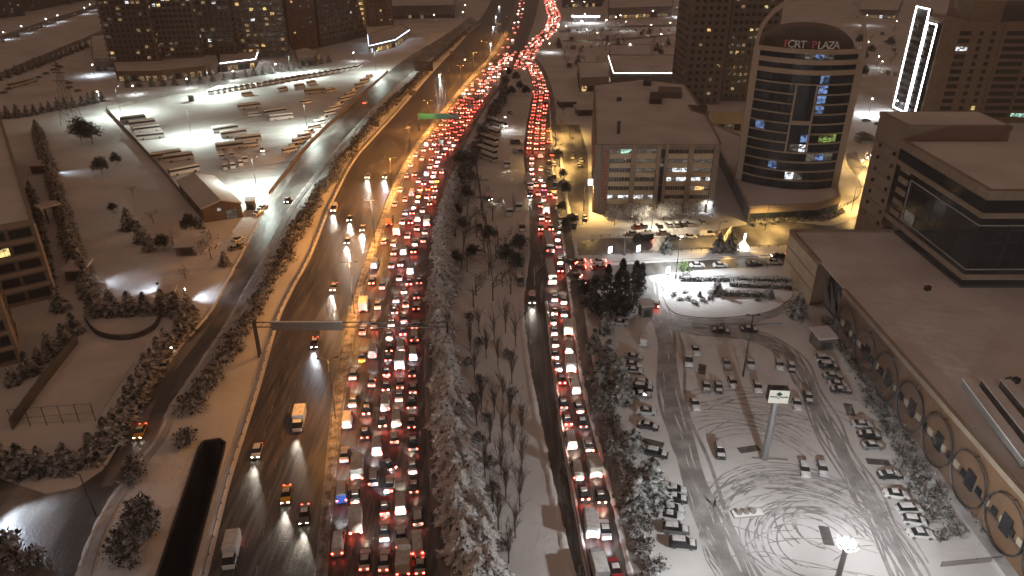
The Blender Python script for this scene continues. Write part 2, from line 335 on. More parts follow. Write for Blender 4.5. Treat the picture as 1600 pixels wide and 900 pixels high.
# snow lawn island with its kerb
isl = gline([(1035, 462), (1040, 452), (1060, 445), (1140, 440), (1225, 452), (1238, 462), (1222, 476), (1190, 490), (1120, 497), (1065, 493), (1045, 482), (1035, 462)], k=3)[:-1]
if area(isl) < 0: isl.reverse()
sheet('lawn', isl, .0, M['snow_fresh'], h=.2, mside=M['concrete'])
sheet('lawn_strip', [G(*p) for p in ((1064, 440), (1062, 428), (1235, 417), (1237, 436), (1150, 442))], .0, M['snow_fresh'], h=.16, mside=M['concrete'])
sheet('road_island', [G(*p) for p in ((925, 411), (935, 399), (1060, 393), (1160, 388), (1238, 385), (1238, 398), (1100, 404))], .0, M['snow'], h=.2, mside=M['concrete'])
# sports pitch and bus park
pit = [G(*p) for p in ((127, 538), (232, 531), (150, 657), (44, 662))]
sheet('sports_pitch', list(reversed(pit)) if area(pit) < 0 else pit, .02, M['roof_snow'], h=.08)
sheet('basin', [G(*p) for p in ((140, 500), (250, 494), (240, 514), (215, 526), (180, 530), (150, 522))], .02, M['roof_snow'], h=.05)
bl = [G(*p) for p in ((168, 174), (250, 150), (330, 150), (450, 128), (570, 104), (603, 112), (487, 222), (418, 306), (392, 325), (372, 318), (330, 280), (288, 308))]
if area(bl) < 0: bl.reverse()
sheet('bus_park', bl, .01, M['snow'])
# far railway and road, upper left
b = MB(); ribbon(gline([(-60, 145), (60, 92), (165, 48), (230, 18)]), 9, .03, b); struct(b.build('railway', M['slush_road']))
b = MB()
for d in (-2.6, -1.1, 1.1, 2.6): ribbon(offset(gline([(-60, 145), (60, 92), (165, 48), (230, 18)]), d), .25, .12, b)
struct(b.build('rails', M['dark_steel']))
b = MB(); ribbon(gline([(-60, 74), (20, 54), (90, 30), (160, 8)]), 16, .04, b); struct(b.build('far_road', M['slush_road']))
b = MB(); ribbon(gline([(870, 50), (960, 42), (1060, 40)]), 14, .03, b); ribbon(gline([(880, 64), (960, 62), (1060, 54)]), 10, .035, b); struct(b.build('far_yard_road', M['slush_road']))
# dashed lane lines, each dash a part of its road
dash = MB().box(-1.5, 1.5, -.075, .075, 0, .008).mesh('lane_line', [M['paint_line']])
def at_len(line):
    L = [0.]
    for i in range(len(line) - 1): L.append(L[-1] + (line[i + 1] - line[i]).length)
    return L
def walk(line, s, L=None):
    L = L or at_len(line); s = max(0, min(s, L[-1] - .01))
    i = max(k for k in range(len(L) - 1) if L[k] <= s); t = (s - L[i]) / (L[i + 1] - L[i])
    d = (line[i + 1] - line[i]).normalized(); return line[i].lerp(line[i + 1], t), math.atan2(d.y, d.x)
def dashes(base, offs, s0, s1, step, parent):
    for o_ in offs:
        ln = offset(base, o_); L = at_len(ln); s = s0
        while s < min(s1, L[-1]):
            p, a = walk(ln, s, L); link('lane_line', dash, parent, (p.x, p.y, .03), a); s += step
dashes(HWL_L, (3.9, 7.6), 8, 230, 9, hw)
dashes(MED_R, (3.9, 7.2, 10.4), 6, 160, 9, hj)
# guard rails: beam and its posts
def guard_rail(line, label, step=4., h=.75, posts=60, m='steel', group='guard rails along the highway'):
    t = empty('guard_rail', line[0]); tag(t, label, 'guard rail', group); b = MB()
    for i in range(len(line) - 1):
        b.bar(line[i] - line[0] + Vector((0, 0, h)), line[i + 1] - line[0] + Vector((0, 0, h)), .12, .34)
    b.build('rail_beam', M[m], t)
    pm = MB().box(-.07, .07, -.07, .07, 0, h).mesh('rail_post', [M['dark_steel']]); L = at_len(line); s = 1.
    for k in range(posts):
        if s > L[-1]: break
        p, a = walk(line, s, L); link('rail_post', pm, t, p - line[0], a); s += step
    return t
guard_rail(offset(HWL_L, -.7)[:62], 'low steel guard rail between the snowy left verge and the oncoming carriageway')
guard_rail(offset(MED_R, -.35)[:62], 'steel guard rail on the median side of the jammed lanes')
guard_rail(offset(MED_L, .35)[:62], 'steel guard rail on the median side of the oncoming lanes')
guard_rail(offset(HWR_R, 1.7)[:72], 'dark guard rail between the jammed lanes and the conifers', 4.5)
guard_rail(SR_D, 'bright wet divider rail in the middle of the side road', 3.5, .5, 40)
# ploughed snow along the road edges: low uneven ridges
def snow_bank(line, w, h, seed, m='snow_packed'):
    r = random.Random(seed); ln = []
    for i in range(len(line) - 1):
        n = max(1, int((line[i + 1] - line[i]).length / 1.1))
        ln += [line[i].lerp(line[i + 1], k / n) for k in range(n)]
    A = offset(ln, w / 2); B = offset(ln, -w / 2); b = MB(); base = len(b.v); prof = []
    for i, p in enumerate(ln):
        j = r.uniform(-.35, .35) * w; hh = h * r.uniform(.35, 1.25); u = (A[i] - B[i]).normalized()
        b.v += [tuple(A[i] + u * r.uniform(0, .3) * w + Vector((0, 0, .02))), tuple(p + u * (j * .5 + w * .12) + Vector((0, 0, hh))), tuple(p + u * (j * .5 - w * .14) + Vector((0, 0, hh * .9))), tuple(B[i] - u * r.uniform(0, .3) * w + Vector((0, 0, .02)))]
        if i:
            for k in range(3): b.f.append((4 * i + k, 4 * i + k + 1, 4 * i - 3 + k, 4 * i - 4 + k)); b.m.append(0)
    o = b.build('snow_bank', M[m], smooth=True); struct(o)
for ln_, w_, h_, sd, m_ in ((offset(HWL_L, -1.5)[:70], 1.3, .4, 1, 'snow'), (offset(HWR_R, .4)[:80], 1.0, .3, 2, 'slush'), (offset(SR_R, .2), .9, .3, 3, 'snow'), (offset(SR_D, .1), .7, .35, 4, 'snow'), (offset(SR_L, -.5)[:40], 1.2, .35, 5, 'snow'), (offset(SV_R, -.4), 1.0, .3, 6, 'snow'), (offset(SV_L, .4)[30:], 1.0, .3, 7, 'snow'), (offset(SR_R, 3.6)[:50], 1.1, .35, 8, 'snow'), (offset(MED_R, -.9)[:60], .9, .3, 9, 'median'), (offset(MED_L, .9)[:60], .9, .3, 10, 'median')):
    snow_bank(ln_, w_, h_, sd, m_)
# ================================================================== vehicles
def loft(st, wlow, zlow, glass_from, glass_to):
    """st: stations (x, z_belt, half w belt, z_top, half w top) back to front; faces between stations listed in glass ranges are glass"""
    B, Gl = MB(), {'rear_window': MB(), 'windscreen': MB(), 'left_window': MB(), 'right_window': MB()}
    def ring(s):
        x, zb, wb, zt, wt = s
        return [(x, -wlow, zlow), (x, -wb, zb), (x, -wt, zt), (x, wt, zt), (x, wb, zb), (x, wlow, zlow)]
    for i in range(len(st) - 1):
        a, c = ring(st[i]), ring(st[i + 1])
        cabin = glass_from <= i < glass_to
        slope = abs(st[i + 1][3] - st[i][3]) > .22
        for k in range(5):
            quad = [a[k], c[k], c[k + 1], a[k + 1]]
            if k in (1, 3) and cabin: Gl['right_window' if k == 1 else 'left_window'].face(quad)
            elif k == 2 and cabin and slope: Gl['rear_window' if st[i + 1][3] > st[i][3] else 'windscreen'].face(quad)
            else: B.face(quad)
        B.face([a[5], c[5], c[0], a[0]])
    B.face(list(reversed(ring(st[0])))); B.face(ring(st[-1]))
    return B, Gl
def wheelmesh(r, w):
    b = MB(); b.tube((0, -w / 2, 0), (0, w / 2, 0), r, r, 10, 0); b.tube((0, -w / 2 - .01, 0), (0, w / 2 + .01, 0), r * .55, r * .55, 8, 1)
    return b.mesh('wheel', [M['tyre'], M['steel']])
WH = wheelmesh(.32, .22); WHB = wheelmesh(.48, .3)
PRO = {}
def proto(kind, st, wlow, g0, g1, wheels, wm, lights, snow, snow_heavy, extra=None, zlow=.28, dims=None):
    body, gl = loft(st, wlow, zlow, g0, g1)
    if extra: extra(body, gl)
    hx, hy, hz, tx, ty, tz = lights
    hl = MB(); hl.box(-.07, .03, -.2, .2, -.09, .09, 1); hl.face([(.036, -.19, -.085), (.036, .19, -.085), (.036, .19, .07), (.036, -.19, .07)], 0); tl = MB().box(-.05, .05, -.17, .17, -.12, .12)
    p = dict(body=body.mesh('body', [PAINT['white']], False), glass={k: g.mesh(k, [M['car_glass']]) for k, g in gl.items() if g.f},
             headlight=hl.mesh('headlight', [M['head_off'], M['dark_steel']]), tail_light=tl.mesh('tail_light', [M['tail_off']]), wheels=wheels, wm=wm,
             hp=(hx, hy, hz), tp=(tx, ty, tz))
    def slab(rects):
        b = MB()
        for (x0, x1, w, z0, z1) in rects:   # z at x0 and x1, snow 6 cm thick with a rounded rim
            t = .07; i = .1
            b.hexa([(x0, -w, z0 - .01), (x1, -w, z1 - .01), (x1, w, z1 - .01), (x0, w, z0 - .01), (x0 + i, -w + i, z0 + t), (x1 - i, -w + i, z1 + t), (x1 - i, w - i, z1 + t), (x0 + i, w - i, z0 + t)])
        return b.mesh('snow_cover', [M['car_snow']])
    p['snow1'] = slab(snow[:1]); p['snow2'] = [slab([q]) for q in snow[1:] + snow_heavy]
    # everything in one mesh for the copies too small to show parts: slots body, glass, tyre, head, tail, snow
    one = MB()
    def add(me, slot, loc=(0, 0, 0)):
        i = len(one.v); one.v += [tuple(v.co + Vector(loc)) for v in me.vertices]
        for f in me.polygons: one.f.append(tuple(i + k for k in f.vertices)); one.m.append(2 if slot == 3 and f.material_index else slot)
    add(p['body'], 0)
    for g in p['glass'].values(): add(g, 1)
    for w in wheels: add(wm, 2, w)
    for s in (-1, 1): add(p['headlight'], 3, (hx, hy * s, hz)); add(p['tail_light'], 4, (tx, ty * s, tz))
    add(p['snow1'], 5)
    p['one'] = one.mesh('car_body', [PAINT['white'], M['car_glass'], M['tyre'], M['head'], M['tail'], M['car_snow']])
    PRO[kind] = p
wc = [(1.38, -.76, .32), (1.38, .76, .32), (-1.35, -.76, .32), (-1.35, .76, .32)]
proto('sedan', [(-2.25, .72, .70, .80, .6), (-2.12, .9, .82, .98, .72), (-1.5, .95, .87, 1.04, .76), (-.85, .96, .89, 1.43, .62), (.3, .95, .89, 1.46, .64), (1.02, .93, .88, 1.0, .76), (1.95, .8, .84, .86, .7), (2.25, .6, .7, .66, .58)], .84, 2, 5, wc, WH,
      (2.2, .56, .66, -2.24, .58, .8), [(-.8, .28, .58, 1.44, 1.47)], [(-2.05, -1.5, .68, .99, 1.04), (1.05, 2.0, .7, 1.0, .86)])
proto('hatchback', [(-2.0, .7, .74, .85, .68), (-1.92, .95, .84, 1.05, .74), (-1.45, .98, .87, 1.46, .64), (.35, .96, .88, 1.5, .66), (1.08, .93, .87, 1.0, .75), (1.75, .8, .82, .86, .7), (2.0, .6, .7, .66, .58)], .82, 1, 4, [(1.25, -.75, .32), (1.25, .75, .32), (-1.2, -.75, .32), (-1.2, .75, .32)], WH,
      (1.95, .56, .68, -1.99, .62, .86), [(-1.4, .32, .6, 1.47, 1.51)], [(1.1, 1.8, .68, 1.0, .86)])
proto('suv', [(-2.25, .85, .78, 1.0, .72), (-2.2, 1.08, .9, 1.15, .8), (-1.85, 1.12, .92, 1.68, .7), (.35, 1.1, .92, 1.74, .72), (1.05, 1.06, .92, 1.14, .8), (1.95, .95, .88, 1.02, .76), (2.3, .75, .8, .8, .66)], .88, 1, 4, [(1.4, -.8, .34), (1.4, .8, .34), (-1.35, -.8, .34), (-1.35, .8, .34)], WH,
      (2.25, .62, .8, -2.25, .66, .95), [(-1.8, .32, .66, 1.69, 1.75)], [(1.1, 2.0, .74, 1.14, 1.02)], zlow=.34)
proto('van', [(-2.6, 1.1, .94, 1.2, .9), (-2.55, 1.15, .96, 2.15, .82), (-.2, 1.15, .96, 2.18, .82), (1.2, 1.15, .96, 2.2, .82), (1.95, 1.1, .95, 1.25, .86), (2.5, .95, .9, 1.02, .78), (2.65, .7, .82, .76, .7)], .92, 2, 4, [(1.7, -.85, .34), (1.7, .85, .34), (-1.6, -.85, .34), (-1.6, .85, .34)], WH,
      (2.6, .66, .85, -2.62, .8, 1.0), [(-2.5, 1.15, .78, 2.17, 2.22)], [], zlow=.34)
proto('minibus', [(-3.4, 1.35, 1.0, 1.45, .96), (-3.35, 1.45, 1.02, 2.1, .95), (2.4, 1.45, 1.02, 2.1, .95), (2.95, 1.3, 1.0, 1.5, .9), (3.4, 1.0, .96, 1.1, .84), (3.5, .7, .88, .78, .76)], .98, 0, 3, [(2.4, -.92, .36), (2.4, .92, .36), (-2.1, -.92, .36), (-2.1, .92, .36)], WH,
      (3.45, .7, .9, -3.42, .84, 1.1), [(-3.3, 2.3, .9, 2.56, 2.56)], [], lambda b_, g_: b_.hexa([(-3.36, -.96, 2.09), (2.45, -.96, 2.09), (2.45, .96, 2.09), (-3.36, .96, 2.09), (-3.3, -.9, 2.56), (2.3, -.9, 2.56), (2.3, .9, 2.56), (-3.3, .9, 2.56)]), zlow=.36)
proto('coach', [(-6.1, 1.75, 1.2, 1.85, 1.18), (-6.05, 1.85, 1.25, 2.7, 1.2), (5.7, 1.85, 1.25, 2.7, 1.2), (6.0, 1.6, 1.22, 1.8, 1.1), (6.1, .9, 1.15, 1.0, 1.05)], 1.2, 0, 3, [(3.9, -1.12, .48), (3.9, 1.12, .48), (-3.3, -1.12, .48), (-3.3, 1.12, .48)], WHB,
      (6.05, .9, .8, -6.12, 1.0, 1.2), [(-6.0, 5.6, 1.12, 3.3, 3.3)], [], lambda b_, g_: b_.hexa([(-6.06, -1.21, 2.69), (5.75, -1.21, 2.69), (5.75, 1.21, 2.69), (-6.06, 1.21, 2.69), (-6.0, -1.12, 3.3), (5.6, -1.12, 3.3), (5.6, 1.12, 3.3), (-6.0, 1.12, 3.3)]), zlow=.4)
def cargo(w, h, x0, x1):
    def f(body, gl): body.box(x0, x1, -w, w, .8, h)
    return f
proto('box_truck', [(1.0, 1.3, .98, 1.4, .94), (1.05, 1.35, 1.0, 2.3, .88), (2.2, 1.3, 1.0, 2.3, .88), (2.9, 1.2, .98, 1.35, .9), (3.1, .8, .9, .9, .84)], .96, 1, 3, [(2.2, -.92, .4), (2.2, .92, .4), (-2.2, -.92, .4), (-2.2, .92, .4)], WHB,
      (3.05, .7, .8, -3.42, .9, .78), [(-3.35, .75, 1.12, 3.0, 3.0)], [], cargo(1.15, 3.0, -3.4, .8), .5)
proto('pickup', [(-2.55, .9, .86, .98, .8), (-2.5, 1.0, .9, 1.05, .84), (-.75, 1.02, .91, 1.08, .82), (-.45, 1.05, .91, 1.72, .7), (.6, 1.04, .91, 1.74, .7), (1.25, 1.02, .9, 1.1, .8), (2.2, .95, .88, 1.0, .76), (2.5, .7, .8, .76, .68)], .88, 2, 5, [(1.5, -.8, .36), (1.5, .8, .36), (-1.5, -.8, .36), (-1.5, .8, .36)], WH,
      (2.46, .62, .82, -2.56, .72, .9), [(-.4, .58, .66, 1.73, 1.75), (-2.4, -.9, .76, 1.05, 1.07)], [(1.3, 2.2, .72, 1.1, 1.0)], zlow=.4)
NAMES = dict(sedan='car', hatchback='car', suv='car', van='van', minibus='minibus', coach='coach_bus', box_truck='box_truck', pickup='pickup_truck')
CATS = dict(sedan='car', hatchback='car', suv='car', van='van', minibus='minibus', coach='bus', box_truck='truck', pickup='pickup')
WORD = dict(sedan='sedan', hatchback='hatchback', suv='SUV', van='van', minibus='minibus', coach='coach', box_truck='box truck', pickup='pickup')
def ob(o, i, m): o.material_slots[i].link = 'OBJECT'; o.material_slots[i].material = m
def vehicle(kind, loc, rz, paint='white', lights=None, heavy=False, full=True, beam=None, label='', group=None, snow=True):
    """lights: None parked, 'tail' queueing, 'brake', 'on' oncoming"""
    p = PRO[kind]; name = 'taxi' if paint == 'yellow' and kind in ('sedan', 'hatchback') else NAMES[kind]
    hm = M['head'] if lights else M['head_off']; tm = {None: M['tail_off'], 'tail': M['tail'], 'brake': M['brake'], 'on': M['tail']}[lights]
    if full:
        r = empty(name, loc, rz)
        o = link('body', p['body'], r); ob(o, 0, PAINT[paint])
        for gn, g in p['glass'].items(): link(gn, g, r)
        for w in p['wheels']: link('wheel', p['wm'], r, w)
        for s in (-1, 1):
            o = link('headlight', p['headlight'], r, (p['hp'][0], p['hp'][1] * s, p['hp'][2])); ob(o, 0, hm)
            o = link('tail_light', p['tail_light'], r, (p['tp'][0], p['tp'][1] * s, p['tp'][2])); ob(o, 0, tm)
        if snow: link('roof_snow', p['snow1'], r)
        if heavy:
            for q in p['snow2']: link('bonnet_snow' if q.vertices[0].co.x > 0 else 'boot_snow', q, r)
    else:
        r = link(name, p['one'], None, loc, rz); ob(r, 0, PAINT[paint]); ob(r, 3, hm); ob(r, 4, tm)
    tag(r, label, 'taxi' if name == 'taxi' else CATS[kind], group)
    if beam:
        f = p['hp']; e, col, cone, reach = beam
        light('SPOT', 'headlight_beam', (f[0] + .15, 0, f[2]), e, col, r, .3, cone, .6, (f[0] + reach, 0, .45 if reach < 9 else 0))
    return r
WARM = (1, .9, .74); COOL = (.8, .9, 1)
def near(line, p):
    best = None
    for i in range(len(line) - 1):
        a, b_ = line[i], line[i + 1]; d = b_ - a; t = max(0, min(1, (p - a).dot(d) / d.length_squared)); q = a + d * t; e = (p - q).length
        if best is None or e < best[0]: best = (e, math.atan2(d.y, d.x), i + t)
    return best
# ---- the jam on the highway: rear bumper spots (photo), kind, colour, brake
def blk(ox, oy, rows):
    return [(ox + x / 4, oy + y / 4, k, c, br) for (x, y, k, c, br) in rows]
S_, H_, U_, V_, T_, P_ = 'sedan', 'hatchback', 'suv', 'van', 'box_truck', 'pickup'
J = blk(400, 675, [(680, 55, S_, 'black', 0), (757, 155, V_, 'white', 1), (865, 88, H_, 'white', 0), (862, 190, S_, 'silver', 1), (985, 130, P_, 'black', 0), (980, 270, S_, 'silver', 0), (990, 395, S_, 'black', 0), (1015, 600, U_, 'silver', 0), (1012, 785, V_, 'white', 0), (1025, 905, S_, 'silver', 0),
    (553, 198, S_, 'white', 0), (637, 312, T_, 'white', 0), (735, 347, U_, 'silver', 1), (824, 258, S_, 'black', 2), (838, 388, S_, 'white', 0), (908, 527, V_, 'white', 1), (535, 455, V_, 'blue', 1), (620, 462, S_, 'white', 1), (625, 652, T_, 'white', 2), (805, 532, S_, 'red', 2), (805, 690, S_, 'white', 0), (514, 787, V_, 'white', 1), (677, 880, S_, 'white', 1), (800, 885, S_, 'white', 1), (912, 742, P_, 'white', 0), (922, 910, T_, 'cream', 0)])
J += blk(400, 450, [(790, 15, S_, 'white', 0), (670, 157, T_, 'white', 0), (760, 140, S_, 'white', 0), (875, 97, S_, 'white', 0), (925, 45, H_, 'white', 0), (935, 127, S_, 'silver', 0), (868, 172, S_, 'black', 2), (1003, 78, S_, 'grey', 0), (1002, 150, U_, 'black', 0), (665, 302, S_, 'white', 0), (737, 262, S_, 'silver', 2), (845, 252, S_, 'silver', 2), (925, 227, S_, 'white', 1), (990, 267, S_, 'silver', 0), (833, 330, S_, 'white', 1), (920, 307, S_, 'red', 2), (993, 348, V_, 'grey', 0), (730, 447, V_, 'white', 0), (662, 472, S_, 'yellow', 1), (833, 412, S_, 'black', 2), (905, 417, V_, 'white', 0), (900, 522, T_, 'white', 2), (825, 470, S_, 'black', 0), (983, 462, V_, 'silver', 0), (607, 582, S_, 'white', 2), (725, 627, S_, 'white', 0), (815, 562, S_, 'red', 2), (812, 655, S_, 'black', 2), (900, 642, S_, 'white', 0), (977, 567, S_, 'grey', 0), (605, 752, S_, 'silver', 2), (690, 805, S_, 'black', 2), (808, 778, V_, 'white', 1), (895, 717, S_, 'white', 1), (983, 672, S_, 'silver', 0), (570, 887, V_, 'white', 0), (790, 882, S_, 'black', 2), (878, 877, V_, 'white', 2), (975, 770, P_, 'black', 0), (975, 890, S_, 'black', 0)])
J += blk(400, 225, [(1025, 17, S_, 'white', 0), (995, 85, S_, 'white', 2), (1035, 107, S_, 'white', 0), (965, 147, H_, 'white', 2), (940, 217, S_, 'white', 1), (990, 205, S_, 'black', 2), (898, 307, S_, 'white', 1), (930, 367, S_, 'white', 0), (865, 397, S_, 'white', 1), (830, 515, T_, 'orange', 0), (880, 580, T_, 'white', 0), (972, 332, V_, 'silver', 0), (1015, 247, S_, 'white', 2), (987, 412, S_, 'white', 0), (930, 450, S_, 'white', 1), (975, 447, S_, 'red', 2), (913, 507, S_, 'white', 2), (965, 507, S_, 'red', 2), (1010, 492, V_, 'silver', 2), (1005, 547, S_, 'white', 2), (945, 597, S_, 'white', 2), (1068, 522, T_, 'cream', 0), (1045, 622, S_, 'white', 0), (990, 642, S_, 'white', 1), (798, 635, H_, 'white', 0), (857, 645, S_, 'white', 1), (920, 700, V_, 'white', 0), (985, 690, S_, 'red', 2), (860, 702, S_, 'silver', 2), (738, 787, V_, 'white', 0), (905, 772, S_, 'silver', 2), (845, 782, S_, 'white', 0), (965, 820, V_, 'white', 1), (722, 887, S_, 'black', 2), (795, 902, T_, 'white', 0), (895, 860, S_, 'white', 0), (955, 892, S_, 'red', 2), (1020, 885, S_, 'black', 0),
    (1130, 60, S_, 'white', 2), (1165, 45, S_, 'white', 2), (1095, 110, S_, 'red', 2), (1135, 122, S_, 'white', 1), (1145, 92, S_, 'silver', 2), (1085, 158, S_, 'white', 2), (1125, 150, S_, 'white', 2), (1115, 190, S_, 'red', 2), (1065, 205, V_, 'white', 1), (1105, 215, S_, 'white', 2), (1098, 247, S_, 'silver', 2), (1130, 245, S_, 'yellow', 0), (1025, 300, S_, 'orange', 2), (1048, 262, S_, 'red', 2), (1075, 297, S_, 'yellow', 0), (1120, 305, S_, 'black', 2), (1015, 340, S_, 'yellow', 0), (1065, 347, S_, 'white', 1), (1110, 345, S_, 'grey', 2), (1008, 372, S_, 'white', 0), (1040, 432, S_, 'white', 1), (1085, 390, S_, 'red', 2), (1055, 570, S_, 'grey', 0), (1160, 190, S_, 'grey', 2), (1175, 75, S_, 'red', 2), (1110, 280, S_, 'orange', 2)])
rj = random.Random(11)
jam = []
for (x, y, k, c, br) in J:
    p = G(x, y, .0); e, a, u = near(MED_R, p); ln = {'box_truck': 3.4, 'van': 2.6, 'pickup': 2.55}.get(k, 2.2)
    p = p + Vector((math.cos(a), math.sin(a), 0)) * ln
    jam.append([p, a + rj.uniform(-.03, .03), k, c, br, e, y])
jam[13][1] += .5; jam[14][1] -= .12
# further up the queue is filled lane by lane
last_y = max(v[0].y for v in jam if v[6] < 260) - 6
def fill(base, offs, s_from, s_to, gap, rr):
    for li, d in enumerate(offs):
        ln = offset(base, d); L = at_len(ln); s = s_from + rr.uniform(0, 4)
        while s < min(s_to, L[-1]):
            p, a = walk(ln, s, L); k = rr.choices([S_, H_, U_, V_, T_], [55, 16, 12, 12, 5])[0]
            c = rr.choices(['white', 'silver', 'black', 'red', 'grey', 'yellow'], [48, 20, 10, 9, 7, 6])[0]
            yield [p, a + rr.uniform(-.04, .04), k, c, rr.choices([0, 1, 2], [2, 4, 4])[0], d, 0]; s += gap * rr.uniform(.88, 1.3) + (2.5 if k == T_ else 0)
Lm = at_len(MED_R); s_y = 0.
for s in range(int(Lm[-1])):
    if walk(MED_R, s, Lm)[0].y > 322: s_y = s; break
mid = list(fill(MED_R, (2.2, 5.4, 8.6, 11.6, 14.4), s_y, s_y + 112, 8.2, rj))
jam = [v for v in jam if v[0].y < 323] + mid
lanes = {}
for v in jam: lanes.setdefault(min(5, int((v[5] - .6) / 3.1) + 1), []).append(v)
LN = ['median', 'second', 'third', 'fourth', 'outermost']
taken = []
for ln_, vs in lanes.items():
    vs.sort(key=lambda v: v[0].y)
    for n, (p, a, k, c, br, e, y) in enumerate(vs):
        if any((p - q).length < (3.9 if abs(p.x - q.x) < 1.7 else 1.9) for q in taken): continue
        taken.append(p.copy())
        dd = p.y
        full = dd < 200
        beam = (1700 + rj.uniform(-1000, 1300), WARM if rj.random() < .7 else COOL, 75, 7) if dd < 330 else None
        if ln_ == 5 and dd < 190: beam = beam if rj.random() < .35 else None; 
        lab = '%s %s, %s vehicle up from the bottom edge in the %s highway jam lane' % (c, 'taxi' if c == 'yellow' and k == S_ else WORD[k], ordinal(n + 1), LN[ln_ - 1])
        vehicle(k, (p.x, p.y, .02), a, c, 'brake' if br == 2 else 'tail', False, full, beam, lab, 'vehicles queueing on the highway')
# ---- side road queue
Q = blk(800, 450, [(267, 90, S_, 'white', 1), (265, 177, S_, 'white', 1), (258, 237, S_, 'silver', 0), (267, 302, S_, 'white', 0), (272, 377, S_, 'silver', 2), (272, 452, S_, 'silver', 2), (290, 527, S_, 'white', 1), (315, 612, S_, 'red', 2), (327, 767, S_, 'black', 0), (352, 872, S_, 'red', 2),
    (325, 107, S_, 'white', 2), (325, 187, S_, 'white', 2), (350, 307, T_, 'cream', 0), (357, 422, V_, 'cream', 0), (372, 542, T_, 'silver', 0), (400, 672, V_, 'white', 0), (424, 792, S_, 'silver', 1), (448, 887, S_, 'black', 0)])
Q += blk(800, 675, [(375, 118, V_, 'white', 1), (418, 312, V_, 'silver', 0), (457, 442, S_, 'black', 2), (507, 682, T_, 'white', 0), (537, 842, S_, 'black', 2), (562, 960, T_, 'silver', 0), (487, 137, S_, 'silver', 2), (522, 302, T_, 'silver', 0), (562, 462, S_, 'black', 2), (592, 682, S_, 'white', 1), (655, 852, S_, 'white', 1), (662, 935, S_, 'red', 2)])
Q += blk(800, 225, [(125, 102, S_, 'white', 2), (122, 132, S_, 'red', 2), (122, 168, S_, 'white', 1), (122, 198, S_, 'red', 2), (130, 232, S_, 'silver', 2), (150, 272, S_, 'white', 2), (165, 327, S_, 'white', 1), (180, 402, S_, 'silver', 0), (185, 482, S_, 'white', 2), (180, 547, S_, 'silver', 2), (178, 92, V_, 'silver', 0), (180, 172, S_, 'white', 1), (178, 237, S_, 'white', 0), (197, 272, S_, 'white', 1), (200, 302, H_, 'blue', 1), (235, 327, S_, 'red', 2), (198, 362, S_, 'white', 0), (213, 442, T_, 'silver', 2), (225, 495, S_, 'red', 2), (245, 547, S_, 'black', 2), (285, 612, S_, 'white', 1), (290, 657, S_, 'silver', 0), (302, 757, S_, 'white', 1), (303, 810, S_, 'red', 2), (270, 347, S_, 'white', 0), (300, 562, S_, 'silver', 0)])
def sideline(y0): return y0
Lq = at_len(SR_L); s_q = 0
for s in range(int(Lq[-1])):
    if walk(SR_L, s, Lq)[0].y > 322: s_q = s; break
qs = []
for (x, y, k, c, br) in Q:
    p = G(x, y); e, a, u = near(SR_R, p); a2 = a; p = p + Vector((math.cos(a), math.sin(a), 0)) * {'box_truck': 3.4, 'van': 2.6}.get(k, 2.2)
    qs.append([p, a2, k, c, br, e, y])
qs += list(fill(SR_L, (2.4, 5.6, 8.6), s_q, s_q + 118, 8., rj))
taken2 = []; qs.sort(key=lambda v: v[0].y); n = 0
for (p, a, k, c, br, e, y) in qs:
    if any((p - q).length < (3.9 if abs(p.x - q.x) < 1.6 else 1.9) for q in taken2): continue
    taken2.append(p.copy()); n += 1
    vehicle(k, (p.x, p.y, .03), a + rj.uniform(-.03, .03), c, 'brake' if br == 2 else 'tail', False, p.y < 200, (1600 + rj.uniform(-900, 1300), WARM if rj.random() < .7 else COOL, 75, 7) if p.y < 300 else None,
            '%s %s, %s vehicle up from the bottom edge in the side road queue' % (c, 'taxi' if c == 'yellow' and k == S_ else WORD[k], ordinal(n)), 'vehicles queueing on the side road')
for i, (x, y, lab) in enumerate([(857, 385, 'long snow roofed bus crossing the side road junction, further from the camera'), (860, 432, 'long snow roofed bus in the side road just before the junction, nearer one')]):
    p = G(x, y); e, a, u = near(SR_R, p); vehicle('coach', (p.x, p.y, .03), a + .06, 'white', 'tail', False, True, None, lab)
# ---- the queue far away, where single cars melt into one band of lights
one = MB()
def add_far(p, a, rr, br):
    if rr.random() < .16: return
    p = p + Vector((rr.uniform(-.9, .9), rr.uniform(-2, 2), 0))
    c, s = math.cos(a), math.sin(a)
    def tf(x, y, z): return (p.x + c * x - s * y, p.y + s * x + c * y, z + .03)
    def bx(x0, x1, y0, y1, z0, z1, m): one.hexa([tf(x0, y0, z0), tf(x1, y0, z0), tf(x1, y1, z0), tf(x0, y1, z0), tf(x0, y0, z1), tf(x1, y0, z1), tf(x1, y1, z1), tf(x0, y1, z1)], m)
    pm = rr.choice((0, 0, 1, 2)); bx(-2.2, 2.2, -.88, .88, .3, .95, pm); bx(-1.6, .7, -.72, .72, .95, 1.45, 5 if rr.random() < .5 else pm)
    for s_ in (-1, 1):
        bx(-2.27, -2.2, s_ * .62 - .24, s_ * .62 + .24, .6, .98, (7 if rr.random() < .25 else 3) if br else 4); bx(2.2, 2.26, s_ * .6 - .2, s_ * .6 + .2, .5, .75, 6)
rr = random.Random(5)
for (p, a, k, c, br, d, y) in list(fill(MED_R, (2.2, 5.4, 8.6, 11.6, 14.4), s_y + 114, s_y + 215, 8.6, rr)) + list(fill(MED_R, (8.6, 11.6, 14.4), s_y + 215, s_y + 265, 8.6, rr)) + list(fill(MED_R, (3., 7.), s_y + 250, s_y + 900, 34, rr)): add_far(p, a, rr, br)
for (p, a, k, c, br, d, y) in list(fill(SR_L, (2., 5.2, 8.2), s_q + 120, s_q + 420, 8.4, rr)): add_far(p, a, rr, br)
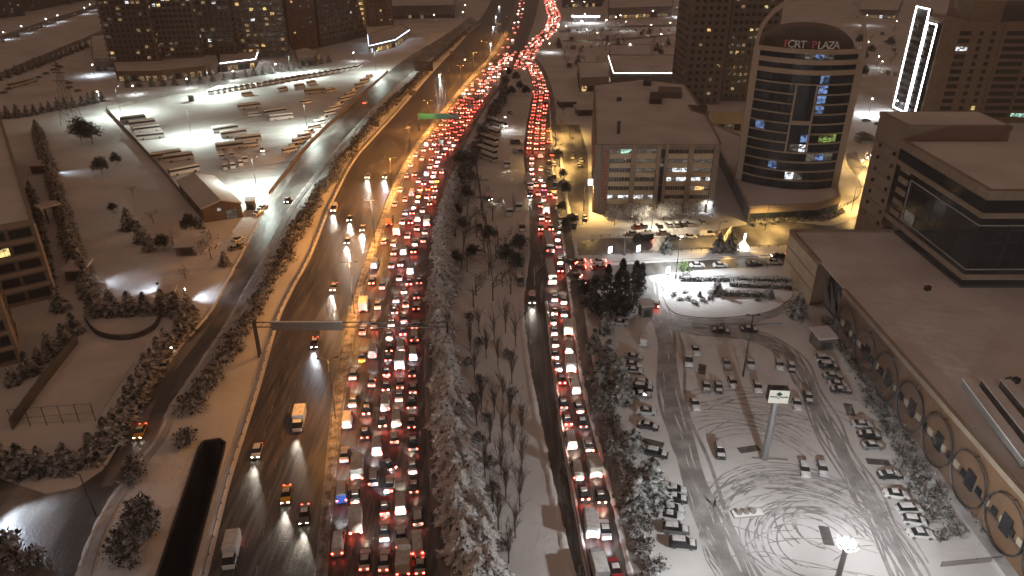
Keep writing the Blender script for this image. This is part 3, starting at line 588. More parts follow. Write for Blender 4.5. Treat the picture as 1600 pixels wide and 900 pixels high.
RMP = gline([(800, 108), (812, 82), (834, 60), (850, 44), (855, 25), (850, 5), (846, -40)])
for (p, a, k, c, br, d, y) in list(fill(RMP, (2., 5.5, 9., 12.), 0, 1000, 8.4, rr)): add_far(p, a, rr, br)
M['tail_far'] = lit('tail_far', (1, .18, .12), 6.); M['brake_far'] = lit('brake_far', (1, .2, .13), 13.); M['flare_far'] = lit('flare_far', (1, .66, .5), 40.); M['head_far'] = lit('head_far', (1, .9, .75), 12.)
stuff(one.build('distant_traffic', [PAINT['white'], PAINT['silver'], PAINT['black'], M['brake_far'], M['tail_far'], M['car_snow'], M['head_far'], M['flare_far']]))
# ---- oncoming traffic on the free carriageway
for (x, y, k, c, lab) in [(491, 546, S_, 'black', 'black car with bluish headlights alone below the overhead sign'), (465, 678, T_, 'white', 'white box truck coming down the free carriageway below the black car'), (399, 720, H_, 'white', 'white car nearest the left guard rail on the free carriageway'),
        (446, 790, S_, 'yellow', 'yellow taxi with headlights near the bottom of the free carriageway'), (475, 822, S_, 'grey', 'grey car with headlights lowest beside the median'), (358, 893, T_, 'white', 'white truck at the bottom edge by the left guard rail'), (520, 457, S_, 'silver', 'silver car just above the overhead sign on the free carriageway'),
        (574, 280, S_, 'silver', 'left one of two cars side by side with bright headlights'), (601, 280, S_, 'grey', 'right one of two cars side by side, headlights bluish'), (521, 332, V_, 'cream', 'cream van keeping to the left edge of the free carriageway'), (546, 347, S_, 'black', 'dark car in the middle lane behind another with headlights glaring'),
        (566, 363, S_, 'grey', 'grey car close to the median among four oncoming cars'), (542, 383, S_, 'black', 'dark car leading the group of oncoming cars'), (687, 118, S_, 'white', 'far car with bluish headlights on the empty carriageway bend')]:
    p = G(x, y); e, a, u = near(HWL_L, p); ln = 3. if k == T_ else 2.2
    p = p + Vector((math.cos(a), math.sin(a), 0)) * ln
    blue = 'bluish' in lab
    vehicle(k, (p.x, p.y, .02), a + math.pi, c, 'on', False, p.y < 240, (6500 if k != T_ else 4500, COOL if blue else (1, .9, .75), 38, 24), lab, 'oncoming vehicles on the free carriageway')
for i, (x, y) in enumerate([(767, 68), (771, 42), (775, 26), (780, 10)]):
    p = G(x, y); e, a, u = near(HWL_L, p); vehicle(S_, (p.x, p.y, .02), a + math.pi, 'silver', 'on', False, False, (1500, COOL, 45, 18), 'tiny far oncoming car with headlights, %s from the sodium lamp' % ordinal(i + 1), 'oncoming vehicles on the free carriageway')
p = G(832, 476); e, a, u = near(SR_L, p); vehicle(V_, (p.x, p.y + 2, .03), a + math.pi, 'grey', 'on', False, True, (1300, WARM, 48, 14), 'grey van with headlights coming down the dark side road lane')
p = G(828, 309); vehicle(S_, (p.x, p.y + 2, .03), -math.pi / 2, 'black', 'on', False, False, (500, WARM, 55, 12), 'dark car with headlights facing the camera beside the side road queue')
for (x, y, dx, dy, k, c, lab, e_) in [(220, 678, -.45, 1, S_, 'yellow', 'orange taxi with glowing lights driving down the dark service road', 120), (267, 540, -.35, 1, V_, 'white', 'snow covered van parked at the hedge corner of the service road', 0), (257, 575, -.35, 1, S_, 'grey', 'snow roofed car parked behind the van on the service road', 0), (449, 315, -.6, 1, S_, 'black', 'dark car driving on the service road by the bus park corner', 0),
        (571, 162, .9, -.75, S_, 'white', 'car with headlights on the far service road beside the bus park', 300), (410, 236, .3, 1, S_, 'white', 'white car with headlights on inside the bus park', 250), (790, 198, 0, 1, V_, 'white', 'van with headlights on among parked buses by the jam', 900), (792, 257, .05, 1, 'coach', 'white', 'bus with headlights on driving out of the truck yard', 900), (762, 312, .9, .5, S_, 'black', 'car with headlights in the yard below the parked trailers', 700),
        (1003, 378, -1, .08, T_, 'black', 'dark truck with red light waiting on the cross road', 0), (1025, 478, .1, -1, H_, 'red', 'red car with glowing tail lights entering the car park', 0), (1216, 402, -1, .02, S_, 'black', 'black car with headlights on the return road by the mall corner', 350)]:
    p = G(x, y); rz = heading(x, y, dx, dy); on = e_ > 0
    vehicle(k, (p.x, p.y, .045), rz, c, 'on' if on else ('brake' if 'red' in lab or 'driving' in lab else None), not on, p.y < 250, (e_, COOL if 'bus park' in lab else WARM, 50, 10) if on else None, lab)
for i, (x, y, c) in enumerate([(903, 411, 'silver'), (903, 421, 'red'), (935, 411, 'white'), (936, 421, 'red'), (890, 412, 'black'), (897, 433, 'black'), (905, 443, 'black')]):
    p = G(x, y); vehicle(S_, (p.x, p.y, .045), math.pi + (0.05 if i < 4 else -.5), c, 'brake', False, True, None, '%s car, %s of those turning in the red lit junction' % (c, ordinal(i + 1)), 'cars turning at the junction')
# ---- parked cars
PK = 'parked cars under snow'
parked = [(971, 497, 1, .1, S_, 'white', 'white car parked at the top of the tree row, upper of two'), (969, 507, 1, .1, S_, 'silver', 'silver car parked at the top of the tree row, lower of two'), (1005, 534, .02, -1, V_, 'white', 'white van parked end on at the car park entrance'), (990, 561, 1, .12, S_, 'grey', 'grey snow roofed car, top of the left parked row'),
    (988, 573, 1, .1, S_, 'white', 'white car second down in the left parked row'), (990, 582, 1, .1, S_, 'silver', 'silver car third down in the left parked row'), (1005, 601, 1, .1, H_, 'white', 'white hatchback parked tight above a white SUV, left row'), (1004, 609, 1, .1, U_, 'black', 'black and white snowy SUV in the left parked row'), (1002, 620, 1, .05, S_, 'grey', 'grey car under the snowy SUV, left row'),
    (1010, 646, 1, .1, S_, 'silver', 'silver car alone in the middle of the left parked row'), (1012, 669, 1, .2, S_, 'black', 'black car with snow, just above the long bare patch'), (1025, 712, 1, .25, U_, 'black', 'black SUV with snow roof just below the long bare patch'), (1054, 769, 1, .12, S_, 'silver', 'silver car parked at the big snowy conifer, upper of two'), (1054, 782, 1, .12, S_, 'black', 'black car parked at the big snowy conifer, lower of two'),
    (1050, 799, 1, .12, S_, 'silver', 'silver car below the black one in the lower left row'), (1048, 810, 1, .18, S_, 'white', 'white car fourth from the bottom of the left row'), (1055, 831, 1, .1, U_, 'grey', 'grey SUV second from the bottom of the left row'), (1066, 853, 1, .12, U_, 'black', 'black SUV with snow roof at the bottom of the left row'),
    (1086, 550, .3, 1, S_, 'white', 'snow buried car behind the van in the upper car park'), (1075, 566, .08, 1, V_, 'white', 'white snow topped van in the upper car park'), (1135, 571, .4, 1, S_, 'silver', 'silver snowy car right of the bare patch, upper car park'), (1172, 571, .15, 1, S_, 'silver', 'snowy car at the foot of the unlit lamp post'), (1103, 607, .12, 1, S_, 'grey', 'dark grey car, left of a side by side pair'), (1122, 608, .2, 1, S_, 'black', 'black snow roofed car, right of a side by side pair'),
    (1144, 601, .35, 1, H_, 'white', 'snow buried hatchback in the middle of the upper car park'), (1183, 608, .35, 1, H_, 'white', 'white hatchback left of the sign on the tall pole'), (1085, 634, .3, 1, S_, 'white', 'white car alone at the left of the tyre tracks'), (1127, 520, 1, .12, S_, 'black', 'black snowy car along the upper car park kerb, left one'), (1170, 518, 1, .05, S_, 'black', 'black snow roofed car along the upper kerb, right one'),
    (1217, 573, .25, 1, H_, 'white', 'white hatchback above the pole sign, left of a dark one'), (1236, 577, .2, 1, H_, 'black', 'dark hatchback above the pole sign'), (1262, 624, .25, 1, S_, 'black', 'dark snow roofed car right of the pole sign'), (1244, 634, .22, 1, S_, 'white', 'white car right beside the pole sign'), (1288, 564, 1, .06, U_, 'white', 'snow covered SUV at the top of the right parked row'), (1294, 575, 1, .1, U_, 'black', 'big black SUV second in the right parked row'),
    (1300, 591, 1, .02, S_, 'grey', 'grey snow topped car third in the right parked row'), (1308, 604, 1, .1, S_, 'silver', 'silver car fourth in the right parked row'), (1313, 613, 1, .08, S_, 'black', 'black snow roofed car fifth in the right parked row'), (1346, 667, 1, .08, S_, 'silver', 'silver car below the small bare patch, right row'), (1357, 683, 1, .06, S_, 'black', 'dark snow topped car seventh in the right row'), (1362, 700, 1, 0, S_, 'grey', 'grey car just above the wide bare patch'),
    (1389, 746, 1, .02, S_, 'black', 'black car with snow roof below the wide bare patch'), (1399, 776, 1, .12, S_, 'white', 'white car alone in the lower right row'), (1420, 800, 1, .02, U_, 'white', 'white snow covered SUV, upper of three close together'), (1427, 817, 1, .1, H_, 'white', 'white hatchback, middle of three close together'), (1437, 838, 1, .03, S_, 'white', 'white car, bottom of three close together'),
    (1256, 737, .3, 1, H_, 'white', 'white car, left of the pair in the open car park'), (1284, 736, .28, 1, H_, 'silver', 'silver car, right of the pair in the open car park'), (1124, 709, .25, 1, U_, 'black', 'black snow covered SUV alone left of the sign pole')]
for (x, y, dx, dy, k, c, lab) in parked:
    p = G(x, y); vehicle(k, (p.x, p.y, .03), heading(x, y, dx, dy) + rj.uniform(-.05, .05), c, None, True, True, None, lab, PK)
for i, (x, y, c) in enumerate([(1089, 417, 'white'), (1125, 417, 'white'), (1178, 415, 'black'), (1209, 412, 'cream')]):
    p = G(x, y); vehicle(S_, (p.x, p.y, .06), .02, c, None, True, True, None, '%s car, %s from the left parked along the return road' % (c, ordinal(i + 1)), PK)
for i, (x, y, k, c) in enumerate([(989, 367, S_, 'white'), (1013, 366, S_, 'white'), (1036, 366, S_, 'silver'), (1052, 373, S_, 'grey'), (1078, 372, S_, 'white'), (1104, 368, V_, 'white')]):
    p = G(x, y); vehicle(k, (p.x, p.y, .06), .03, c, None, True, True, None, '%s %s, %s from the left along the upper cross road kerb' % (c, WORD[k], ordinal(i + 1)), PK)
for i, (x, y, c) in enumerate([(995, 356, 'red'), (1006, 355, 'grey'), (1030, 355, 'black'), (1044, 353, 'white'), (1056, 353, 'white'), (1066, 352, 'black'), (1077, 352, 'white'), (1096, 349, 'white')]):
    p = G(x, y); vehicle(H_, (p.x, p.y, .03), math.pi / 2 + .1, c, None, True, True, None, '%s car, %s from the left nosed in before the office trees' % (c, ordinal(i + 1)), PK)
for i, (y, x, c) in enumerate(sorted([(256, 858, 'black'), (268, 858, 'grey'), (280, 859, 'black'), (258, 866, 'silver'), (278, 866, 'black'), (290, 867, 'black'), (299, 866, 'yellow'), (325, 871, 'white'), (345, 876, 'grey'), (355, 897, 'black'), (341, 900, 'black'), (342, 914, 'grey'), (362, 874, 'silver'), (243, 862, 'yellow'), (222, 858, 'yellow'), (205, 857, 'yellow'), (247, 895, 'white'), (252, 908, 'white'), (260, 905, 'silver')])):
    p = G(x, y); vehicle(S_, (p.x, p.y, .035), math.pi / 2 + rj.uniform(-.15, .05), c, 'tail' if c == 'yellow' else None, c != 'yellow', False, None, '%s %s, %s from the top in the yellow lit frontage yard' % (c, 'taxi' if c == 'yellow' else 'car', ordinal(i + 1)), 'cars in the frontage yard')
for i, (x, y, dx, dy) in enumerate([(372, 376, .9, -.5), (377, 386, 1, -.4), (368, 390, 1, -.2), (404, 335, 1, -.5), (411, 326, 1, -.5)]):
    p = G(x, y); vehicle(S_, (p.x, p.y, .02), heading(x, y, dx, dy), ('white', 'silver', 'grey', 'white', 'silver')[i], None, True, False, None, '%s snowed in car, %s from the top beside the warehouse' % (('white', 'silver', 'grey', 'white', 'silver')[i], ordinal((3, 4, 5, 2, 1)[i])), PK)
# ---- coaches and minibuses in the bus park
BP = 'buses in the bus park'
for i, (x, y, dx, dy, k, lab) in enumerate([(209, 190, 1, -.12, 'coach', 'white coach, top of the four parked by the left fence'), (224, 197, 1, -.12, 'coach', 'white coach, second of the four by the left fence'), (231, 206, 1, -.12, 'coach', 'white coach, third of the four by the left fence'), (236, 217, 1, -.1, 'coach', 'white coach, lowest of the four by the left fence'),
        (262, 247, 1, -.15, 'coach', 'coach behind a bright one near the warehouse'), (280, 251, 1, -.15, 'coach', 'bright white coach near the warehouse'), (289, 271, 1, -.2, 'coach', 'long coach right behind the warehouse'), (353, 206, 1, -.15, 'coach', 'coach, top of the three parked mid lot'), (366, 213, 1, -.15, 'coach', 'coach, middle of the three parked mid lot'), (388, 221, 1, -.12, 'coach', 'coach, lowest of the three parked mid lot'),
        (360, 233, 1, -.12, 'coach', 'coach just above the cluster of minibuses'), (393, 229, 1, -.1, 'minibus', 'minibus right of the coach above the cluster'), (387, 150, 1, -.12, 'minibus', 'minibus nearest the back row of buses'), (390, 170, 1, -.12, 'coach', 'coach alone upper middle of the bus park'), (398, 182, 1, -.1, 'minibus', 'minibus just below the lone coach'), (430, 179, 1, -.15, 'coach', 'upper coach of two parked close mid right'), (440, 187, 1, -.12, 'coach', 'lower coach of two parked close mid right'),
        (442, 142, 1, -.2, 'minibus', 'minibus left in the upper group of the lot'), (469, 137, 1, -.12, 'minibus', 'minibus second in the upper group of the lot'), (487, 132, 1, -.2, 'minibus', 'minibus at the top of the upper group'), (492, 146, 1, -.1, 'coach', 'short coach under the upper group'), (517, 144, 1, -.2, 'minibus', 'white minibus right of the short coach'), (479, 162, 1, -.2, 'minibus', 'minibus alone in the open middle of the lot'),
        (347, 247, .25, 1, 'minibus', 'minibus upper left in the cluster of six'), (362, 244, .25, 1, 'minibus', 'minibus upper middle in the cluster of six'), (352, 263, .2, 1, 'minibus', 'minibus lower left in the cluster of six'), (364, 261, .2, 1, 'minibus', 'minibus lower middle in the cluster of six'), (376, 257, .25, 1, 'minibus', 'minibus lower right in the cluster of six'), (383, 251, .3, 1, 'minibus', 'minibus upper right in the cluster of six')]):
    p = G(x, y); vehicle(k, (p.x, p.y, .015), heading(x, y, dx, dy), 'white' if i % 5 else 'silver', None, True, False, None, lab, BP)
for i in range(17):
    t = i / 16; x = 578 + (453 - 578) * t; y = 121 + (238 - 121) * t
    p = G(x, y); vehicle('minibus' if i % 3 else 'van', (p.x, p.y, .015), heading(x, y, 1, -.22), 'white', None, True, False, None, 'white %s, %s from the top in the slanted row at the right fence' % ('minibus' if i % 3 else 'van', ordinal(i + 1)), 'row along the right fence of the bus park')
for i in range(27):
    t = i / 26; x = 336 + (560 - 336) * t; y = 146 + (107 - 146) * t
    p = G(x, y); vehicle('coach', (p.x, p.y, .015), math.radians(-97), 'white', None, True, False, None, 'white coach, %s from the left in the long back row of buses' % ordinal(i + 1), 'back row of the bus park')
for i, (x, y, dx, dy) in enumerate([(775, 195, 1, .35), (768, 210, 1, .35), (764, 222, 1, .35), (763, 232, 1, .35), (761, 241, 1, .35), (762, 250, 1, .4)]):
    p = G(x, y); vehicle('coach', (p.x, p.y, .02), heading(x, y, dx, dy), 'cream', None, True, False, None, 'snow covered bus, %s from the top in the yard stack beside the jam' % ordinal(i + 1), 'buses in the yard beside the jam')
for i, (x, y, dx, dy, k, lab) in enumerate([(793, 330, .35, 1, 'coach', 'snow roofed trailer bus, left one of the slanted pair'), (808, 322, .3, 1, 'coach', 'snow roofed trailer bus, right one of the slanted pair'), (815, 358, .25, 1, 'box_truck', 'snow topped truck below the slanted pair of buses'), (826, 290, .35, 1, 'coach', 'long snowy trailer parked against the side road queue'), (744, 390, 1, .3, 'sedan', 'dark snowy car among the bare trees, lower one'), (748, 357, .6, 1, 'van', 'snowy van among the bare trees'), (811, 432, .5, 1, 'sedan', 'snowed in car at the dark tree by the side road, upper'), (812, 442, .5, 1, 'van', 'snowed in van at the dark tree by the side road, lower'), (810, 240, 1, .05, 'van', 'dark van at the kerb of the truck yard, lower'), (806, 225, 1, .05, 'van', 'dark van at the kerb of the truck yard, upper'), (797, 178, .9, .6, 'sedan', 'dark car at the top of the bus yard')]):
    p = G(x, y); vehicle(k, (p.x, p.y, .02), heading(x, y, dx, dy), 'cream' if k in ('coach', 'box_truck') else 'grey', None, True, k == 'sedan', None, lab, 'vehicles parked in the truck yard')
# ================================================================== buildings
WINC = {}
def win_mesh(w, h, n=2, pane='win_dark', frame='dark_steel', d=.12, rows=1):
    key = (round(w, 2), round(h, 2), n, pane, frame, rows)
    if key in WINC: return WINC[key]
    b = MB(); b.box(-w / 2, w / 2, -.02, d * .4, 0, h, 0)
    t = .09 if w > 1.2 else .06
    for i in range(n + 1):
        x = -w / 2 + w * i / n; b.box(x - t / 2, x + t / 2, -d, .0, 0, h, 1)
    for i in range(rows + 1):
        z = h * i / rows; b.box(-w / 2, w / 2, -d * .9, .0, z - t / 2, z + t / 2, 1)
    WINC[key] = b.mesh('window', [M[pane], M[frame]]); return WINC[key]
def put_windows(root, p0, p1, zs, us, w, h, pick, n=2, frame='dark_steel', name='window', out=.04, rows=1):
    d = (p1 - p0); L = d.length; d = d / L; a = math.atan2(d.y, d.x); nrm = Vector((d.y, -d.x, 0)); o0 = root.location
    for fi, z in enumerate(zs):
        for bi, u in enumerate(us):
            pn = pick(fi, bi)
            if pn is None: continue
            q = p0 + d * u + nrm * out - o0
            link(name, win_mesh(w, h, n, pn, frame, rows=rows), root, (q.x, q.y, z - o0.z), a)
def picker(seed, p_lit, warm=.5, p_dim=.12):
    r = random.Random(seed)
    def f(fi, bi):
        x = r.random()
        if x < p_lit: return r.choice(['win_warm', 'win_low', 'win_low']) if r.random() < warm else r.choice(['win_white', 'win_dim', 'win_yellow', 'win_dim'])
        if x < p_lit * 1.7: return 'win_low'
        return 'win_dim' if x < p_lit + p_dim else 'win_dark'
    return f
def even(L, n, m=.0): return [m + (L - 2 * m) * (i + .5) / n for i in range(n)]
def roof_parts(root, poly, z, wall, par=.9, th=.4):
    """parapet ring and a bed of snow inside it"""
    o0 = root.location; b = MB(); n = len(poly); c = sum((Vector(p) for p in poly), Vector()) / n
    for i in range(n):
        p, q = Vector(poly[i]), Vector(poly[(i + 1) % n]); b.bar(Vector((p.x - o0.x, p.y - o0.y, z + par / 2 - .02)), Vector((q.x - o0.x, q.y - o0.y, z + par / 2 - .02)), th, par)
    b.build('parapet', M[wall], root)
    b = MB(); b.prism([((p[0] - c.x) * .985 + c.x - o0.x, (p[1] - c.y) * .985 + c.y - o0.y) for p in poly], z - .1, z + .3); b.build('roof_snow', M['roof_snow'], root)
def tower(name, label, p0, p1, depth, h, wall, floors, bays, sbays, ww, wh, pick, sides='R', band=None, z0=0., cat='building', group=None, n=2, base=3.5, parapet=True):
    p0 = Vector((p0[0], p0[1], z0)); p1 = Vector((p1[0], p1[1], z0)); d = (p1 - p0).normalized(); nb = Vector((-d.y, d.x, 0)) * depth
    root = empty(name, p0); tag(root, label, cat, group)
    p2, p3 = p1 + nb, p0 + nb; poly = [p0, p1, p2, p3]
    MB().prism([(p.x - p0.x, p.y - p0.y) for p in poly], 0, h).build('wall', M[wall], root)
    if parapet: roof_parts(root, poly, z0 + h if False else h, wall)
    fh = (h - base - 1) / floors; zs = [z0 + base + fh * i + fh * .2 for i in range(floors)]
    L = (p1 - p0).length
    put_windows(root, p0, p1, zs, even(L, bays, 1), ww, wh, pick, n)
    if 'R' in sides: put_windows(root, p1, p2, zs, even(depth, sbays, 1), ww, wh, pick, n)
    if 'L' in sides: put_windows(root, p3, p0, zs, even(depth, sbays, 1), ww, wh, pick, n)
    if band:
        for i in range(floors + 1):
            z = base + fh * i - .1; b = MB()
            for a_, c_ in ((p0, p1), (p1, p2), (p2, p3), (p3, p0)):
                e = (c_ - a_).normalized() * .18; b.bar(a_ - p0 - e + Vector((0, 0, z)), c_ - p0 + e + Vector((0, 0, z)), 1.9 if cat == 'building' and band != 'beige' else .6, fh * .16)
            b.build('floor_band', M[band], root)
    return root
# roof_parts works with heights measured from the root, so roots sit at their own z0
# ---- apartment towers, upper left
tower('apartment_tower', 'dark balconied apartment block left of the others with the round podium', G(176, 112), G(252, 110), 26, 64, 'grey_brown_wall', 17, 9, 7, 2.2, 1.9, picker(1, .07, .7), 'R', 'dark_wall')
tower('apartment_tower', 'dark apartment tower, second from the left, behind the round podium', G(254, 106), G(318, 104), 26, 72, 'grey_wall', 19, 8, 6, 2.2, 2.0, picker(2, .08, .5), 'R', 'grey_brown_wall')
tower('apartment_tower', 'apartment tower with vertical light strips, third from the left', G(320, 100), G(372, 98), 24, 72, 'grey_brown_wall', 19, 6, 5, 2.3, 2.0, picker(3, .09, .6), 'R', 'dark_wall')
tower('apartment_tower', 'apartment tower with many lit windows, beside the plain brown one', G(376, 92), G(452, 88), 28, 80, 'grey_wall', 21, 7, 5, 2.6, 2.1, picker(4, .16, .65), 'R', 'grey_brown_wall')
tower('apartment_tower', 'plain brown windowless looking apartment tower', G(456, 78), G(498, 76), 34, 84, 'brown_wall', 21, 3, 4, 1.6, 1.5, picker(5, .03, 1, 0), 'R')
p0, p1 = G(502, 74), G(574, 56); r = empty('apartment_tower', p0); tag(r, 'dark sail shaped tower with a slanting right edge beside the brown one', 'building'); d = p1 - p0; nb = Vector((-d.y, d.x, 0)).normalized() * 36; tp = Vector((0, 0, 92))
MB().hexa([Vector(), d, d + nb, nb, tp, d * .55 + tp, d * .55 + nb + tp, nb + tp]).build('wall', M['dark_wall'], r)
pk = picker(6, .07, .25)
for fi in range(20):
    z = 4 + fi * 4.2; L = d.length * (1 - .45 * z / 92) - 1.5
    put_windows(r, p0, p1, [z], even(L, max(2, int(L / 5))), 2., 1.6, pk)
tower('office_tower', 'brightly lit striped office tower behind the dark one', G(556, 56), G(574, 54), 30, 70, 'beige', 16, 1, 3, 7.5, 2.4, lambda a, b_: 'win_warm', 'R', 'beige')
tower('apartment_tower', 'dark brown tower with a column of lights at the far top', G(578, 42), G(615, 39), 40, 80, 'brown_wall', 18, 5, 5, 2, 1.8, picker(8, .1, .3), 'R')
# podiums and shops before them
def podium(label, pts, h, wall, led=None, strip_px=None, lit_front=True, name='podium_building', seed=1):
    P = [G(*p) for p in pts]
    if area(P) < 0: P.reverse()
    r = empty(name, P[0]); tag(r, label, 'building'); MB().prism([(p.x - P[0].x, p.y - P[0].y) for p in P], 0, h).build('wall', M[wall], r); roof_parts(r, P, h, wall, .6, .5)
    e = [(P[i], P[(i + 1) % len(P)]) for i in range(len(P))]
    for a_, c_ in e:
        d = c_ - a_
        if d.length < 6: continue
        nrm = Vector((d.y, -d.x, 0))
        if nrm.dot(Vector((0, 0, 0)) - a_) > 0:
            n = max(1, int(d.length / 4)); put_windows(r, a_, c_, [.5], even(d.length, n, .5), 3., min(3., h - 1), picker(seed, .4 if lit_front else .05, .7))
            if led:
                b = MB(); u = nrm.normalized() * .3; b.bar(a_ + u - P[0] + Vector((0, 0, h - .1)), c_ + u - P[0] + Vector((0, 0, h - .1)), .3, .35); b.build('light_strip', M[led], r)
    return r
podium('low curved podium with snowy roof and lit shop fronts under the apartment towers', [(185, 128), (250, 127), (330, 118), (345, 112), (340, 96), (250, 108), (180, 112)], 6, 'grey_brown_wall', seed=21)
podium('low shop building edged by a bright white light strip', [(346, 113), (400, 106), (404, 95), (345, 96)], 6, 'dark_wall', 'led', seed=22)
podium('small pavilion with lit lower edge among shrubs by the bus park', [(466, 104), (492, 102), (500, 92), (480, 86), (462, 90)], 5, 'grey_brown_wall', seed=23)
podium('low snowy block at the left end of the apartment towers', [(150, 112), (182, 112), (178, 72), (146, 72)], 8, 'brown_wall', None, seed=24, lit_front=False)
podium('restaurant pavilion with curved bluish light strip on its roof edge', [(578, 84), (618, 74), (640, 58), (628, 50), (576, 66)], 6, 'brown_wall', 'led_blue', seed=25)
podium('far white warehouse with dark lower band at the top', [(612, 30), (712, 28), (708, 4), (612, 6)], 12, 'grey_wall', None, seed=26, lit_front=False)
podium('far low shed with bright front at the top centre', [(640, 16), (690, 14), (700, -4), (640, -4)], 9, 'grey_wall', None, seed=27)
# far left: dark blocks beyond the railway
for i, (x0, x1, y, h, lb) in enumerate([(-60, 40, 36, 26, 'dark far apartment block beyond the railway, left one'), (48, 104, 18, 30, 'dark far apartment block beyond the railway, middle one'), (112, 158, 6, 30, 'dark far apartment block beyond the railway, right one')]):
    tower('apartment_tower', lb, G(x0, y), G(x1, y - 12), 30, h, 'dark_wall', 8, 8, 4, 2.4, 2, picker(31 + i, .04, .6), 'R')
# ---- warehouse beside the bus park
w = [G(*p) for p in ((322, 347), (371, 351))]; fl = Vector((-106, 236, 0)); fr = Vector((-94.6, 241.5, 0)); bk = Vector((-20, 29, 0))
r = empty('warehouse', fl); tag(r, 'gabled snowy warehouse at the corner of the bus park', 'warehouse')
dx = fr - fl; hE, hR = 5.2, 7.2
b = MB(); A, B_, C, D = Vector(), dx, dx + bk, bk
b.prism([(v.x, v.y) for v in (A, B_, C, D)], 0, hE); 
for s in (A, D): b.face([s + Vector((0, 0, hE)), s + dx + Vector((0, 0, hE)), s + dx / 2 + Vector((0, 0, hR))])
b.build('wall', M['brown_wall'], r)
b = MB(); ov = dx.normalized() * .5; fw = -bk.normalized() * .6
for s, sg in ((A, 1), (B_, -1)):
    e0 = s - ov * sg + fw + Vector((0, 0, hE - .15)); e1 = s - ov * sg + bk - fw + Vector((0, 0, hE - .15)); r0 = A + dx / 2 + fw + Vector((0, 0, hR)); r1 = r0 + bk - 2 * fw; t = Vector((0, 0, .35))
    b.hexa([e0, r0, r1, e1, e0 + t, r0 + t, r1 + t, e1 + t] if sg > 0 else [r0, e0, e1, r1, r0 + t, e0 + t, e1 + t, r1 + t])
b.build('roof', M['roof_snow'], r)
put_windows(r, fl, fr, [3.6], [dx.length * .42], 1.1, 1.0, lambda a, c: 'win_white')
put_windows(r, fl, fr, [.2], [dx.length * .72], 3.6, 3.2, lambda a, c: 'win_dim', 3, name='door')
put_windows(r, fl + bk, fl, [2.2], even(bk.length, 8, 1), 1.8, 1.2, lambda a, c: 'win_dim' if c % 3 else 'win_dark')
# ---- near left buildings
def slab_block(name, label, c, u, w, Lu, Lw, h, wall, floors, litset, seed, band='beige'):
    c = Vector(c); u = Vector(u).normalized(); w = Vector(w).normalized(); root = empty(name, c); tag(root, label, 'building')
    poly = [c, c + u * Lu, c + u * Lu + w * Lw, c + w * Lw]
    MB().prism([(p.x - c.x, p.y - c.y) for p in poly], 0, h).build('wall', M[wall], root); roof_parts(root, poly, h, band, 1.1, 1.0)
    fh = h / floors; zs = [fh * i + 1.2 for i in range(floors)]
    nb = 10
    def pk(fi, bi): return 'win_yellow' if (fi, bi) in litset else 'win_dark'
    put_windows(root, c + w * Lw, c, zs, even(Lw, nb, .5), Lw / nb * .82, fh * .52, pk, 4)
    put_windows(root, c, c + u * Lu, zs, even(Lu, 18, .5), Lu / 18 * .6, fh * .45, lambda a, b_: 'win_dark', 2)
    for i in range(floors + 1):
        b = MB(); z = fh * i + .3; b.bar(w * Lw + Vector((0, 0, z)), Vector((0, 0, z)), .9, fh * .24); b.bar(Vector((0, 0, z)), u * Lu + Vector((0, 0, z)), .7, fh * .2); b.build('floor_band', M[band], root)
    b = MB(); b.box(-.5, .5, -.5, .5, 0, h); b.build('corner_column', M[band], root)
    return root
slab_block('office_building', 'large flat roofed building cut by the left edge, snow on its roof', (-127, 181, 0), (-.573, .82, 0), (-.82, -.573, 0), 150, 60, 22, 'grey_brown_wall', 5, {(3, 8)}, 1, 'pilaster')
slab_block('office_building', 'lower brown banded building in the left edge below the flat roofed one', (-117, 148, 0), (-.573, .82, 0), (-.82, -.573, 0), 22, 40, 20, 'dark_wall', 5, {(3, 9)}, 2, 'stone')
r = empty('covered_walkway', G(58, 345)); tag(r, 'snow topped covered walkway sticking out from the flat roofed building', 'walkway'); g0 = G(66, 350); g1 = G(98, 341)
b = MB(); b.bar(g0 - r.location + Vector((0, 0, 6)), g1 - r.location + Vector((0, 0, 6)), 5, .5); b.build('roof', M['roof_snow'], r)
b = MB()
for t in (.1, .5, .95):
    for s in (-1, 1):
        q = g0.lerp(g1, t) - r.location + Vector((0, s * 2, 0)); b.tube(q, q + Vector((0, 0, 5.8)), .15, .15)
b.build('posts', M['dark_steel'], r)
